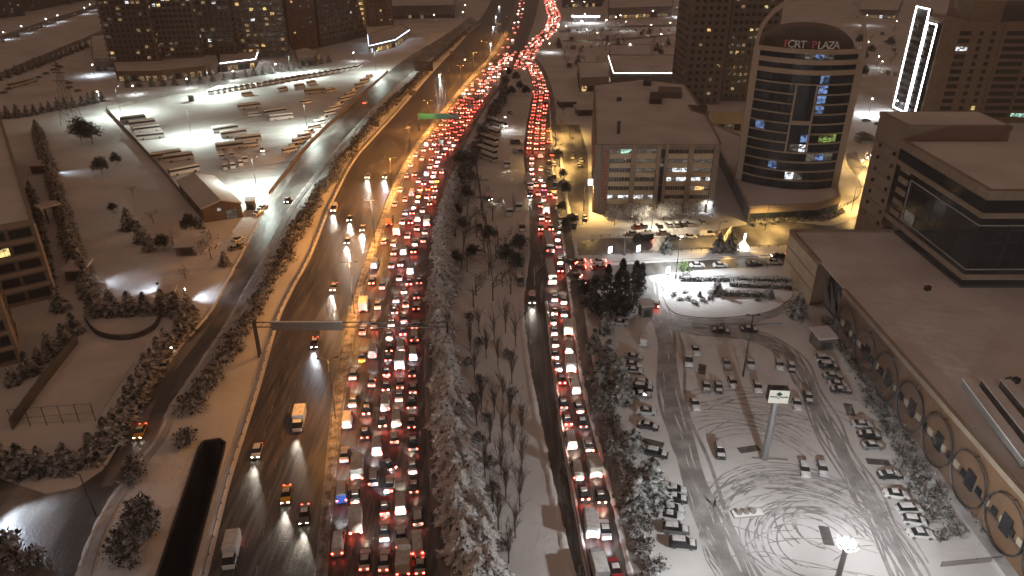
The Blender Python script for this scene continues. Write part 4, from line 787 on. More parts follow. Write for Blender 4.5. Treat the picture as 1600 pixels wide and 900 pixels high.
for x, y, s, lab in ((126, 432, 5.5, 'small square snow roofed hut among the conifers, lower one'), (64, 268, 5., 'small square snow roofed hut among the conifers, upper one'), (268, 470, 3.2, 'guard cabin at the bluish lit field gate'), (305, 385, 6.5, 'flat snow roofed shed below the warehouse, upper one'), (296, 394, 6., 'flat snow roofed shed below the warehouse, lower one'), (393, 326, 3., 'small kiosk at the corner of the bus park'), (1283, 540, 4.2, 'brick kiosk with a sloping snowy roof at the top of the car park'), (300, 158, 2.6, 'small booth near the top fence of the bus park'), (1008, 492, 3., 'small ticket booth under dark trees at the car park entrance'), (885, 165, 9, 'low snowy shop roof right of the side road, upper'), (912, 178, 8, 'low dark shop right of the side road, lower')):
    g = G(x, y); r = empty('kiosk', g, .15); tag(r, lab, 'hut'); h = 3.2
    MB().box(-s / 2, s / 2, -s / 2, s / 2, 0, h).build('wall', M['brown_wall' if s > 3.5 else 'grey_wall'], r); b = MB(); b.hexa([(-s * .6, -s * .6, h), (s * .6, -s * .6, h), (s * .6, s * .6, h + .6), (-s * .6, s * .6, h + .6), (-s * .58, -s * .58, h + .35), (s * .58, -s * .58, h + .35), (s * .58, s * .58, h + .95), (-s * .58, s * .58, h + .95)]); b.build('roof', M['roof_snow'], r)
    MB().box(-s * .3, s * .3, -s / 2 - .06, -s / 2 + .01, .2, 2.2).build('door', M['dark_steel'], r)
# ---- six storey office block
o0 = Vector((30, 244, 0)); r = empty('office_block', o0); tag(r, 'beige six storey office block with wide snowy roof and banded windows', 'building')
OH = 24.; poly = [Vector(p) for p in ((28.6, 246, 0), (71.5, 246, 0), (73, 256, 0), (76.3, 289, 0), (72.5, 296, 0), (73, 305, 0), (77.2, 303, 0), (80, 347, 0), (62, 359, 0), (38, 346, 0))]
MB().prism([(p.x - o0.x, p.y - o0.y) for p in poly], 0, OH).build('wall', M['pilaster'], r); roof_parts(r, poly, OH, 'pilaster', .8, .6)
p0, p1 = Vector((29, 245.9, 0)), Vector((71.4, 245.9, 0))
bays = [(5.2, 13.4), (15.4, 23.0), (27.6, 35.2), (37.2, 44.6)]
W_ = p1.x - p0.x; sc = (W_ - 1.) / 46.
offlit = {(5, 0): 'win_teal', (5, 1): 'win_dim', (3, 1): 'win_dim', (3, 2): 'win_white', (3, 3): 'win_dim', (2, 2): 'win_white', (2, 3): 'win_white', (1, 3): 'win_warm', (0, 0): 'win_white', (0, 1): 'win_white', (4, 2): 'win_dim', (4, 3): 'win_dim', (4, 1): 'win_dim'}
fh = 3.3; zb = 3.4
for bi, (u0, u1) in enumerate(bays):
    u0 *= sc; u1 *= sc; w_ = u1 - u0
    for fi in range(6):
        z = zb + fi * fh
        b = MB(); b.box(-w_ / 2, w_ / 2, -.5, 0, 0, 1.75); o = b.build('spandrel', M['cream'], r, (p0.x + (u0 + u1) / 2 - o0.x, p0.y - o0.y, z), 0)
        for k in range(4):
            pn = offlit.get((fi, bi), 'win_dark'); pn = pn if (k * 7 + fi * 3 + bi) % 4 < (3 if pn == 'win_white' else 2) or pn == 'win_dark' else 'win_dim'
            link('window', win_mesh(w_ / 4 - .06, 1.5, 2, pn, 'cream'), r, (p0.x + u0 + w_ * (k + .5) / 4 - o0.x, p0.y - .06 - o0.y, z + 1.76))
for u0, u1, m_ in ((2.2, 5.0, 'pilaster'), (13.5, 15.3, 'beige'), (23.1, 24.6, 'beige'), (26.2, 27.5, 'beige'), (35.3, 37.1, 'beige'), (44.7, 46, 'pilaster')):
    b = MB(); b.box(u0 * sc, u1 * sc, -.95, 0, 0, OH + .9); b.build('pilaster', M[m_], r, (p0.x - o0.x, p0.y - o0.y, 0))
for fi in range(7):
    link('stair_window', win_mesh(1.5 * sc, 2.9, 1, 'win_dim' if fi == 5 else 'glass', 'dark_steel'), r, (p0.x + 25.4 * sc - o0.x, p0.y - .2 - o0.y, 1. + fi * 3.2))
for i in range(16):
    for j in range(2):
        if (i * 5 + j * 3) % 7: MB().box(-.28, .28, -.12, 0, 0, .75).build('letter_tile', M['sign_red_dull'] if 'sign_red_dull' in M else M.setdefault('sign_red_dull', mat('sign_red_dull', (.4, .04, .03), .5)), r, (p0.x + (3.0 + j * 1.1) * sc - o0.x, p0.y - 1. - o0.y, 5 + i * 1.15))
for x, y, sx, sy, h, nm in ((1024, 158, 5, 14, 2.2, 'roof_monitor'), (1011, 132, 3.5, 10, 2.2, 'roof_monitor'), (967, 158, 2, 3, 1.2, 'vent'), (966, 210, 1.2, 1.2, 4.5, 'chimney'), (1046, 150, 10, 12, 2.6, 'plant_enclosure')):
    g = G(x, y, OH) - o0; MB().box(-sx / 2, sx / 2, -sy / 2, sy / 2, 0, h).build(nm, M['dark_wall' if nm != 'plant_enclosure' else 'grey_brown_wall'], r, (g.x, g.y, OH + .25), -.18)
b = MB(); g = G(927, 309, 0); bx0 = empty('lit_sign', (g.x, g.y, 0)); tag(bx0, 'white lit sign board on a dark frame at the office block corner', 'sign')
MB().box(-.3, .3, -.3, .3, 0, 6).build('post', M['dark_steel'], bx0); MB().box(-2.2, 2.2, -.3, .3, 5, 7.2).build('panel', M['sign_white'], bx0); MB().box(2.4, 5.2, -.4, .4, 2.6, 6.6).build('side_board', M['dark_steel'], bx0)
for i in range(5): MB().box(-.3, .3, -.02, .02, -.2, .2).build('letter_tile', M['glass'], bx0, (-1.6 + i * .8, -.33, 5.6))
# ---- rounded tower with its arch
c0 = Vector((102, 262, 0)); r = empty('arched_office_tower', c0); tag(r, 'tall rounded office tower with gold bands, dark glass and an arched crown', 'office tower')
A_, B2 = Vector((85.5, 266, 0)), Vector((118.5, 257.5, 0)); ch = (B2 - A_); chn = ch.normalized(); outn = Vector((chn.y, -chn.x, 0))
def arcp(t, push=0.): return A_ + ch * t + outn * (7.0 * 4 * t * (1 - t) * .9 + push)
zb0 = 5.; ztop = hgt(1235, 312, 82); NF = 14; fh = (ztop - zb0) / NF
arcpts = [arcp(i / 20, -.5) for i in range(21)]; back = [B2 - outn * 20, A_ - outn * 20]
MB().prism([(p.x - c0.x, p.y - c0.y) for p in arcpts + back], 0, ztop).build('core', M['glass'], r); 
def arcband(t0, t1, z, h, push, m, name):
    b = MB(); n = max(2, int(20 * (t1 - t0)))
    for i in range(n):
        a_, c_ = t0 + (t1 - t0) * i / n, t0 + (t1 - t0) * (i + 1) / n
        i0, i1, q0, q1 = arcp(a_, -.6) - c0, arcp(c_, -.6) - c0, arcp(a_, push) - c0, arcp(c_, push) - c0
        b.hexa([(q0.x, q0.y, z), (q1.x, q1.y, z), (i1.x, i1.y, z), (i0.x, i0.y, z), (q0.x, q0.y, z + h), (q1.x, q1.y, z + h), (i1.x, i1.y, z + h), (i0.x, i0.y, z + h)])
    return b.build(name, M[m], r)
rp = random.Random(9)
lite = {(1, 5): 'win_white', (1, 6): 'win_dim', (3, 7): 'win_dim', (3, 8): 'win_blue', (3, 9): 'win_dim', (5, 9): 'win_green', (5, 8): 'win_green', (4, 6): 'win_white', (4, 5): 'win_dim', (6, 1): 'win_blue', (10, 7): 'win_blue', (9, 7): 'win_blue', (11, 7): 'win_blue', (8, 7): 'win_blue', (5, 6): 'win_blue', (2, 3): 'win_blue', (13, 5): 'win_dim', (13, 6): 'win_blue', (13, 7): 'win_dim'}
for f in range(NF):
    z = zb0 + f * fh
    gap = f in (5, 6, 8, 9, 10)
    big = f in (12, 13)
    if f > 0:
        hb = 1.6 if big else .42
        if gap: arcband(.0, .42, z, hb, .25, 'gold', 'floor_band'); arcband(.62, 1., z, hb, .25, 'gold', 'floor_band')
        else: arcband(0, 1, z, hb, .28 if not big else .5, 'gold', 'floor_band')
    for k in range(11):
        t0, t1 = k / 11, (k + 1) / 11; a_, c_ = arcp(t0), arcp(t1); m_ = (a_ + c_) / 2 - c0
        hh = fh - (1.8 if big else .7)
        pn = lite.get((f, k), 'glass'); link('window', win_mesh((c_ - a_).length - .1, hh, 2, pn, 'dark_steel', d=.06), r, (m_.x - outn.x * .35, m_.y - outn.y * .35, z + (1.75 if big else .6)), math.atan2((c_ - a_).y, (c_ - a_).x))
for t in (.42, .62):
    q = arcp(t, .1) - c0; b = MB(); b.box(-.3, .3, -.3, .3, zb0 + 4 * fh, zb0 + 11 * fh + .3); b.build('mullion', M['gold'], r, (q.x, q.y, 0), math.atan2(ch.y, ch.x))
arcband(.42, .62, zb0 + 7 * fh, 1.4, .27, 'gold', 'spandrel')
ang = math.atan2(ch.y, ch.x)
for e in (A_, B2):
    b = MB(); b.box(-1.1, 1.1, -1., 1.6, 0, ztop + .5); b.build('side_pillar', M['gold'], r, (e.x - c0.x, e.y - c0.y, 0), ang)
# arched crown
b = MB(); n = 24; hw = ch.length / 2; mid = (A_ + B2) / 2; ar = 18.5
def ap(i, rr=0.):
    t = math.pi * i / n; return Vector((-math.cos(t) * (hw + 1 - rr), 0, (math.sin(t) ** .8) * (ar - rr)))
for i in range(n):
    a0, a1, b0, b1 = ap(i), ap(i + 1), ap(i, 1.2), ap(i + 1, 1.2)
    b.hexa([(b0.x, -.6, b0.z), (b1.x, -.6, b1.z), (b1.x, 1.2, b1.z), (b0.x, 1.2, b0.z), (a0.x, -.6, a0.z), (a1.x, -.6, a1.z), (a1.x, 1.2, a1.z), (a0.x, 1.2, a0.z)])
b.build('arch', M['gold'], r, (mid.x - c0.x, mid.y - c0.y, ztop), ang)
b = MB(); prof = [Vector((q.x * .9, 0, q.z * .42)) for q in (ap(i, 1.) for i in range(n + 1))]
b.face([(p.x, 7, p.z) for p in prof]); b.face([(p.x, 18, p.z) for p in reversed(prof)])
for i in range(n): b.face([(prof[i].x, 7, prof[i].z), (prof[i].x, 18, prof[i].z), (prof[i + 1].x, 18, prof[i + 1].z), (prof[i + 1].x, 7, prof[i + 1].z)])
b.build('crown_vault', M['grey_brown_wall'], r, (mid.x - c0.x, mid.y - c0.y, ztop), ang)
b = MB(); b.prism([((p - c0).x, (p - c0).y) for p in arcpts] + [((B2 - c0).x, (B2 - c0).y), ((A_ - c0).x, (A_ - c0).y)], ztop, ztop + .35); b.build('roof_snow', M['roof_snow'], r)
arcband(0, 1, ztop, 1.5, .5, 'gold', 'floor_band')
LETTERS = []
def text(body, size, m, parent, loc, rot, name='lettering', ext=.12):
    cu = bpy.data.curves.new(name, 'FONT'); cu.body = body; cu.size = size; cu.extrude = ext; cu.align_x = 'CENTER'; cu.materials.append(m)
    t_ = bpy.data.objects.new('glyph', cu); COL.objects.link(t_); LETTERS.append((t_, name, parent, loc, rot))
def cast_letters():
    bpy.context.view_layer.update(); dg = bpy.context.evaluated_depsgraph_get()
    for t_, name, parent, loc, rot in LETTERS:
        me_ = bpy.data.meshes.new_from_object(t_.evaluated_get(dg)); o = link(name, me_, parent, loc); o.rotation_euler = rot
    for t_, *_ in LETTERS: bpy.data.objects.remove(t_)
M['letter'] = mat('letter', (.6, .57, .52), .5, emit=(.9, .85, .75), es=.06); M['letter_red'] = mat('letter_red', (.4, .03, .03), .5, emit=(1, .1, .08), es=.1)
mz = ztop + 1.7
for i, chh in enumerate('PORT PLAZA'):
    if chh == ' ': continue
    t = .265 + i * .052; q = arcp(t, -.6) - c0
    text(chh, 3.5, M['letter_red'] if chh == 'P' else M['letter'], r, (q.x, q.y, mz), (math.pi / 2 - .1, 0, ang))
# its podium with a long ribbed glass flank
P = [Vector(p) for p in ((81.6, 236.6, 0), (106, 240, 0), (116.5, 247, 0), (121, 262, 0), (112, 300, 0), (95, 352, 0), (88, 300, 0))]
r = empty('podium_building', P[0]); tag(r, 'low podium under the rounded tower with dark ribbed glass flank', 'building')
MB().prism([(p.x - P[0].x, p.y - P[0].y) for p in P], 0, 5).build('wall', M['glass_side'], r); roof_parts(r, P, 5, 'gold', 1.0, .6)
for a_, c_ in ((P[0], P[1]), (P[1], P[2]), (P[2], P[3])):
    put_windows(r, a_, c_, [1.], even((c_ - a_).length, max(1, int((c_ - a_).length / 5)), .3), 4.3, 2.4, lambda a, b_: 'glass', 2)
    b = MB(); b.bar(a_ - P[0] + Vector((0, 0, 4.2)), c_ - P[0] + Vector((0, 0, 4.2)), .8, 1.7); b.build('fascia', M['gold'], r)
for i in range(22):
    q = (P[0] * (1 - i / 22) + P[6] * (i / 22)) if i < 12 else P[6] + (P[5] - P[6]) * ((i - 12) / 10); b = MB(); b.box(-.35, .15, -.15, .15, 0, 5.1); b.build('rib', M['steel'], r, (q.x - P[0].x, q.y - P[0].y, 0))
# ---- annex and roofs behind
podium('low annex with two window rows between office block and rounded tower', [(1105, 205), (1172, 205), (1172, 176), (1096, 176)], 9, 'cream', None, seed=41, lit_front=False)
podium('flat building with dark front and glowing strip along its roof edge', [(958, 137), (1056, 137), (1056, 108), (950, 108)], 9, 'dark_wall', 'led_warm', seed=42, lit_front=False)
podium('plain low beige block left of the building with the glowing strip', [(906, 144), (950, 142), (950, 118), (902, 118)], 8, 'beige', None, seed=43, lit_front=False)
podium('snow roofed shed behind the building with the glowing strip', [(952, 106), (1018, 106), (1016, 86), (952, 86)], 7, 'grey_brown_wall', None, seed=44, lit_front=False)
# ---- residential towers top right
tower('residential_tower', 'tall dark residential tower with small windows left of the rounded one', G(1062, 192), G(1120, 192), 30, 78, 'grey_brown_wall', 22, 5, 6, 1.7, 1.5, picker(51, .03, .6, .1), 'L', None)
tower('residential_tower', 'brown residential tower slab half hidden by the rounded tower', G(1122, 186), G(1196, 186), 34, 90, 'grey_wall', 24, 8, 6, 1.6, 1.5, picker(52, .06, .6, .1), 'L', None)
# ---- tower outlined by white light tubes
tw = Vector((207, 372, 0)); r = empty('outlined_tower', tw); tag(r, 'beige office tower whose left side is outlined by white light tubes', 'office tower')
MB().box(0, 70, 0, 30, 0, 48).build('wall', M['stone'], r); MB().box(0, 9, -.8, 25, 0, 50).build('corner_block', M['stone'], r); roof_parts(r, [Vector(p) for p in ((207, 372, 0), (277, 372, 0), (277, 402, 0), (207, 402, 0))], 48, 'stone')
def ledframe(y0, y1, z0, z1, x):
    b = MB(); w_ = .42
    for s in ((y0, z0, y0, z1), (y1, z0, y1, z1), (y0, z1, y1, z1), (y0, z0, y1, z0)): b.bar((x, s[0], s[1]), (x, s[2], s[3]), w_, w_, up=Vector((1, 0, 0)))
    b.build('light_tube', M['led'], r)
ledframe(14, 27, 2, 53, -.5); ledframe(4, 12.5, 2, 47, -.5)
MB().box(-.2, 1, 13.5, 27.5, 0, 53).build('glass_fin', M['dark_wall'], r)
for (y0, y1, zt) in ((14.5, 26.5, 52), (4.5, 12, 46)):
    z = 3.
    while z < zt - 3:
        link('window', win_mesh(y1 - y0 - 1, 2.1, 4, 'win_dark', 'dark_steel'), r, (-.28 if y0 > 10 else -.06, (y0 + y1) / 2, z), -math.pi / 2); z += 3.6
rw = random.Random(4)
for fi in range(12):
    z = 3 + fi * 3.6
    for (x, w_) in ((12, 6), (20, 2), (26, 2), (38, 12), (52, 12), (65, 8)):
        pn = 'win_dark'
        if rw.random() < .07: pn = rw.choice(['win_white', 'win_teal', 'win_yellow'])
        link('window', win_mesh(w_, 2.0, max(1, w_ // 2), pn, 'dark_steel'), r, (x, -.04 if True else 0, z))
for x in (30.5, 45, 59): MB().box(x - .5, x + .5, -.7, 0, 0, 49).build('pilaster', M['stone'], r)
MB().box(30, 72, 3, 26, 48, 56).build('penthouse', M['dark_wall'], r); text('I.V.P', 4.5, M['letter'], r, (52, 2.8, 50), (math.pi / 2, 0, 0)); MB().box(14, 29, 2, 24, 48, 58).build('stair_block', M['stone'], r)
# ---- shopping mall with the ring wall
r = empty('shopping_mall', (81, 198, 0)); tag(r, 'huge flat mall with snowy roof and ochre wall of rings along the car park', 'mall'); o0 = Vector((81, 198, 0))
MH = 12.4
MB().box(0, 190, -150, -38, 0, MH).box(0, 190, -22, 0, 0, MH).box(4, 190, -38, -22, 0, MH - .02).build('wall', M['ring_wall'], r)
MB().box(.9, 189, -149, -.9, MH, MH + .3).build('roof_snow', M['roof_snow'], r)
b = MB(); b.box(-.1, .9, -150, -37.9, MH - .2, MH + .9); b.box(-.1, .9, -22, .1, MH - .2, MH + .9); b.box(-.1, 190, -.9, .15, MH - .21, MH + .88); b.build('parapet', M['stone'], r)
b = MB(); b.box(-.12, -.02, -21.9, -.1, 0, MH - .3); b.build('cladding', M['cream'], r)
for z in (4.2, 8.2): MB().box(-.25, -.12, -21.9, -.1, z, z + .3).build('ledge', M['beige'], r)
for k in range(3):
    b = MB(); y = -24.5 - k * 4.6; b.face([(3.6, y - 2, 1), (3.6, y + 2, 1), (1.2, y + .4, MH - 2), (1.2, y - .4, MH - 2)]); b.face([(3.95, y - 2.1, .9), (1.1, y, MH - 1.5), (3.95, y + 2.1, .9)]); b.build('entrance_fin', M['grey_wall'], r)
MB().box(3.9, 4.0, -38, -22, .3, MH - 1).build('entrance_glass', M['glass'], r)
for k in range(9):
    y = -45 - k * 10.6 
    t = MB(); n = 28; R_ = 5.
    for i in range(n):
        a_, c_ = 2 * math.pi * i / n, 2 * math.pi * (i + 1) / n; t.tube((0, math.cos(a_) * R_, math.sin(a_) * R_), (0, math.cos(c_) * R_, math.sin(c_) * R_), .17, .17, 5, 0, False)
    t.build('wall_ring', M['dark_steel'], r, (-.75, y, 6.2)); MB().box(-.2, 0, -1.2, 1.2, -1.8, 1.8).build('ring_panel', M['win_dark'], r, (-.12, y, 6.)); MB().bar((-.7, 0, 5.), (2.5, 0, 5.6), .15, .15).build('ring_stay', M['dark_steel'], r, (-.1, y, 6.2))
for i in range(46):
    y = -39.5 - i * 2.35; MB().box(-.3, -.02, -.7, .7, 5.2, 6.5).build('frieze_panel', M['beige' if i % 2 else 'win_dark'], r, (0, y, 0))
MB().box(-.24, -.03, -150, -38, 4.7, 5.1).build('frieze_rail', M['dark_steel'], r)
MB().box(-2.2, -.05, -150, -38, 0, .9).build('planter_ledge', M['snow_packed'], r)
for i, (x, y, ln) in enumerate([(1535, 665, 24), (1562, 660, 22), (1590, 655, 20)]):
    g = G(x, y, MH) - o0; MB().box(-.9, .9, -ln / 2, ln / 2, 0, 1.5).build('roof_duct', M['grey_wall'], r, (g.x + 2, g.y, MH + .28), -.12); MB().box(-1, 1, -ln / 2 - .1, ln / 2 + .1, 1.5, 1.75).build('duct_snow', M['roof_snow'], r, (g.x + 2, g.y, MH + .28), -.12)
for x, y in ((1448, 455), (1585, 600), (1575, 600)):
    g = G(x, y, MH) - o0; MB().box(-.7, .7, -.5, .5, 0, 1.1).build('roof_vent', M['dark_steel'], r, (g.x, g.y, MH + .28), .3)
# ---- black glass block standing on the mall
r = empty('black_glass_building', (111, 162, MH)); tag(r, 'black glass building with beige bands standing above the mall roof', 'building'); r.location.z = MH + .3
BH = 24.5
MB().box(0, 90, 0, 43, 0, BH).build('core', M['glass_black'], r)
def cband(z, h, push, m, nm):
    b = MB(); p = push
    b.box(-p, 90, -p, 1, z, z + h); b.box(-p, 1, 1.01, 43, z, z + h); return b.build(nm, M[m], r)
cband(BH - 1.6, 2.3, .5, 'stone', 'parapet'); cband(BH - 6.2, 1.3, .45, 'stone', 'floor_band'); cband(-.2, .9, .3, 'dark_steel', 'plinth'); cband(2.2, 1.4, .45, 'stone', 'floor_band')
MB().box(1.2, 89, 1.2, 42, BH, BH + .4).build('roof_snow', M['roof_snow'], r)
M['thin_frame'] = mat('thin_frame', (.4, .38, .36), .4)
b = MB(); fz0, fz1 = 5., BH - 8
b.bar((-.3, -.3, fz0), (90, -.3, fz0), .25, .25); b.bar((-.3, -.3, fz1), (90, -.3, fz1), .25, .25); b.bar((-.3, -.3, fz0), (-.3, 33, fz0), .25, .25); b.bar((-.3, -.3, fz1), (-.3, 33, fz1), .25, .25); b.bar((-.3, 33, fz0), (-.3, 33, fz1), .25, .25, up=Vector((1, 0, 0)))
b.build('outline_frame', M['thin_frame'], r)
for i in range(5): MB().box(-.5, .1, 34.5, 39.5, 4.6 + i * 3.2, 6.1 + i * 3.2).build('side_band', M['stone'], r)
for i in range(12):
    for j in range(4): link('window', win_mesh(5.6, 3.1, 2, 'glass_black', 'dark_steel', d=.05), r, (4.2 + i * 6.4, -.03, 5.2 + j * 3.4))
for i in range(5):
    for j in range(4): link('window', win_mesh(5.6, 3.1, 2, 'glass_black' if (i, j) != (4, 0) else 'win_dim', 'dark_steel', d=.05), r, (-.03, 4.2 + i * 6.4, 5.2 + j * 3.4), -math.pi / 2)
MB().box(.5, 30, 43, 60, -12, BH + 4).build('stair_tower', M['stone'], r); MB().box(.3, 30.2, 42.8, 60.2, BH + 3.4, BH + 4.6).build('stair_parapet', M['stone'], r); MB().box(1.5, 29, 44, 59, BH + 4.55, BH + 4.75).build('stair_roof_snow', M['roof_snow'], r)
for j in range(7):
    for k in (46, 55): MB().box(-.02, .52, -.4, .4, 0, 1.0).build('slot_window', M['win_dark'], r, (-.04, k, -2 + j * 3.6))
for j in range(6): MB().box(.38, .55, 43, 60, -.1, .1).build('joint', M['grey_brown_wall'], r, (0, 0, -1 + j * 4.4))
# ---- petrol station and signs at the far top right
g = G(915, 36); r = empty('petrol_station', g); tag(r, 'far petrol station with bright white canopy edge', 'petrol station')
MB().box(-13, 13, -6, 6, 6, 7.6).build('canopy', M['sign_white'], r)
for x in (-10, 0, 10): MB().box(x - .4, x + .4, -.4, .4, 0, 6).build('column', M['steel'], r)
MB().box(-12, 12, 8, 16, 0, 5).build('shop', M['win_dim'], r); MB().box(-13.2, 13.2, -6.2, 6.2, 7.6, 8).build('roof_snow', M['roof_snow'], r)
podium('long far warehouse with lit front behind the petrol station', [(950, 30), (1050, 26), (1050, 12), (950, 14)], 10, 'grey_brown_wall', None, seed=61)
podium('far low building at the very top right of the jam', [(878, 12), (940, 10), (950, -12), (880, -12)], 9, 'grey_wall', None, seed=62)
podium('snow roofed shed with bright yard right of the tower gap', [(1338, 28), (1400, 30), (1410, 6), (1345, 4)], 8, 'grey_wall', None, seed=63)
podium('dark low building on the far right hillside', [(1250, -8), (1330, -6), (1335, -28), (1250, -28)], 14, 'dark_wall', None, seed=64)
g = G(1064, 44); r = empty('lit_totem', g); tag(r, 'tall white lit totem sign beside the red one', 'sign'); MB().box(-1.4, 1.4, -.5, .5, 3, 24).build('panel', M['sign_white'], r); MB().box(-.5, .5, -.3, .3, 0, 3).build('post', M['steel'], r)
g = G(1080, 52); r = empty('red_neon_sign', g); tag(r, 'vertical red neon sign on the edge of the dark tower', 'sign'); MB().box(-.4, .4, -.2, .2, 0, 30).build('mast', M['dark_steel'], r)
for i in range(5): MB().box(-3 + (i % 2), 2.6 - (i % 3) * .5, -.5, .3, 0, 2.6 + (i % 2)).build('neon_letter', M['sign_red'], r, (0, 0, 8 + i * 5))
cast_letters()
# ================================================================== trees and shrubs
def leafquad(b, c, d, up, l, w, m=0):
    d = d.normalized(); s = d.cross(up)
    if s.length < 1e-3: s = Vector((1, 0, 0))
    s = s.normalized() * w / 2
    b.face([c - s * .5, c + s * .5, c + d * l * .55 + s, c + d * l, c + d * l * .55 - s], m)
def conifer_meshes(seed, h, R, tiers, per, droop, mat_, dens=1., fr=1.):
    r = random.Random(seed); t = MB(); t.tube((0, 0, 0), (0, 0, h * .5), .28, .18, 7); t.tube((0, 0, h * .5), (0, 0, h * .97), .18, .03, 6); c = MB()
    for i in range(tiers):
        f = i / (tiers - 1); z = h * (.08 + .88 * f); rad = R * (1 - f) ** .8 * r.uniform(.82, 1.12) + .25
        n = max(4, int(per * (1 - f * .6)))
        for k in range(n):
            a = 2 * math.pi * (k + r.random() * .8) / n; L = rad * r.uniform(.7, 1.15); dirh = Vector((math.cos(a), math.sin(a), 0))
            tip = dirh * L + Vector((0, 0, z - droop * L * r.uniform(.25, .5))); t.tube((0, 0, z), tip, .05, .015, 3, 0, False)
            m = max(3, int(L * 4.2 * dens))
            for j in range(m):
                u = (j + .6) / m; p = Vector((0, 0, z)).lerp(tip, u) + Vector((0, 0, -droop * .5 * u * u + .05 * L * math.sin(u * 3)))
                for s in (-1, 1, 0):
                    sd = Vector((-dirh.y, dirh.x, 0)) * s * r.uniform(.5, 1.1)
                    dd = dirh * r.uniform(.5, 1.) + sd + Vector((0, 0, -droop * r.uniform(.1, .8)))
                    leafquad(c, p + Vector((0, 0, r.uniform(-.1, .12))), dd, Vector((r.uniform(-.3, .3), r.uniform(-.3, .3), 1)), fr * r.uniform(.45, .85) * (1.1 - .3 * f), fr * r.uniform(.2, .4))
    for j in range(10): leafquad(c, Vector((0, 0, h * (.9 + .01 * j))), Vector((r.uniform(-1, 1), r.uniform(-1, 1), .6)), Vector((0, 0, 1)), .4, .18)
    return t.mesh('trunk', [M['bark']]), c.mesh('crown', [M[mat_]])
def blob_meshes(seed, h, R, n, mat_, trunk=.25, stemz=.35, flat=.8, size=.45, twigs=14):
    r = random.Random(seed); t = MB(); t.tube((0, 0, 0), (0, 0, h * stemz), .16, .12, 6); c = MB()
    lobes = []
    for i in range(twigs):
        a = r.uniform(0, 6.28); e = r.uniform(.15, 1.4); L = R * r.uniform(.45, .95); q = Vector((math.cos(a) * math.cos(e) * L, math.sin(a) * math.cos(e) * L, h * stemz + math.sin(e) * L * flat * 1.2)); lobes.append((q, R * r.uniform(.28, .5))); t.tube((0, 0, h * stemz * .85), q, .07, .02, 3, 0, False)
    for i in range(n):
        q, lr = r.choice(lobes); v = Vector((r.gauss(0, 1), r.gauss(0, 1), r.gauss(0, .8))).normalized() * lr * r.uniform(.5, 1.1); p = q + v
        if p.z < .1: p.z = .1 + r.random() * .3
        leafquad(c, p, v + Vector((r.uniform(-.5, .5), r.uniform(-.5, .5), -.1)) * lr, Vector((r.uniform(-.5, .5), r.uniform(-.5, .5), 1)), size * r.uniform(.6, 1.3), size * r.uniform(.4, .8))
    return t.mesh('trunk', [M['bark']]), c.mesh('crown', [M[mat_]])
def bare_meshes(seed, h, spread, narrow=False):
    r = random.Random(seed); t = MB(); c = MB()
    def br(p, d, L, rad, lvl):
        q = p + d * L; (t if lvl < 1 else c).tube(p, q, rad, rad * .6, 5 if lvl == 0 else 3, 0, False)
        if lvl >= 3: return
        for i in range((7 if narrow else 4) if lvl == 0 else 4):
            nd = (d * (1.3 if narrow else .55) + Vector((r.uniform(-1, 1), r.uniform(-1, 1), r.uniform(-.1, .6))) * (.55 if narrow else spread)).normalized(); br(p.lerp(q, r.uniform(.35, 1.)), nd, L * r.uniform(.45, .7), rad * .5, lvl + 1)
    br(Vector((0, 0, 0)), Vector((r.uniform(-.05, .05), r.uniform(-.05, .05), 1)), h * .5, .2, 0)
    if narrow:
        for i in range(64):
            z = h * (.2 + .75 * i / 64); a = r.uniform(0, 6.28); br(Vector((0, 0, z * .52 + .5)) if z * .52 < h * .5 else Vector((0, 0, h * .5)), Vector((math.cos(a) * .25, math.sin(a) * .25, 1)).normalized(), h * .15, .02, 2)
    return t.mesh('trunk', [M['twig']]), c.mesh('branches', [M['twig']])
def cypress_meshes(seed, h, R):
    r = random.Random(seed); t = MB(); t.tube((0, 0, 0), (0, 0, h * .9), .25, .05, 6); c = MB()
    for i in range(2200):
        f = r.random() ** .8; z = h * (.05 + .95 * f); rad = R * (1 - f) ** .65 * (.75 + .35 * math.sin(z * 2.3 + r.random())) + .1; a = r.uniform(0, 6.28); q = rad * r.uniform(.55, 1.05)
        leafquad(c, Vector((math.cos(a) * q, math.sin(a) * q, z)), Vector((math.cos(a), math.sin(a), r.uniform(-.4, .9))), Vector((r.uniform(-.5, .5), r.uniform(-.5, .5), 1)), r.uniform(.4, .9), r.uniform(.18, .35))
    return t.mesh('trunk', [M['twig']]), c.mesh('crown', [M['cypress']])
CED = [conifer_meshes(100 + i, 8.5 + i * .5, 4.0 + (i % 2) * .5, 13, 10, .95, 'conifer', .75, 1.75) for i in range(4)]
FIR = [conifer_meshes(200 + i, 6.5, 2.4, 12, 9, .5, 'conifer_light', .8, 1.3) for i in range(3)]
CYP = [cypress_meshes(300 + i, 13, 2.2) for i in range(3)]
SHR = [blob_meshes(400 + i, 3.2, 2.3, 750, 'shrub', stemz=.25, flat=.75, size=.5) for i in range(4)]
LOW = [blob_meshes(450 + i, 1.4, 1.5, 320, 'shrub', stemz=.2, flat=.5, size=.4) for i in range(3)]
SNB = [blob_meshes(500 + i, 7, 3.4, 1500, 'snow_leaf', stemz=.4, flat=.85, size=.5, twigs=24) for i in range(3)]
GRN = [blob_meshes(540, 6.5, 2.6, 1200, 'green_leaf', stemz=.45, flat=.9, size=.4, twigs=20)]
DRK = [blob_meshes(560 + i, 10, 4.2, 1900, 'cypress', stemz=.4, flat=.95, size=.7, twigs=26) for i in range(2)]
BAR = [bare_meshes(600 + i, 10, 1.) for i in range(3)]
POP = [bare_meshes(650 + i, 15, .5, True) for i in range(3)]
rt = random.Random(77)
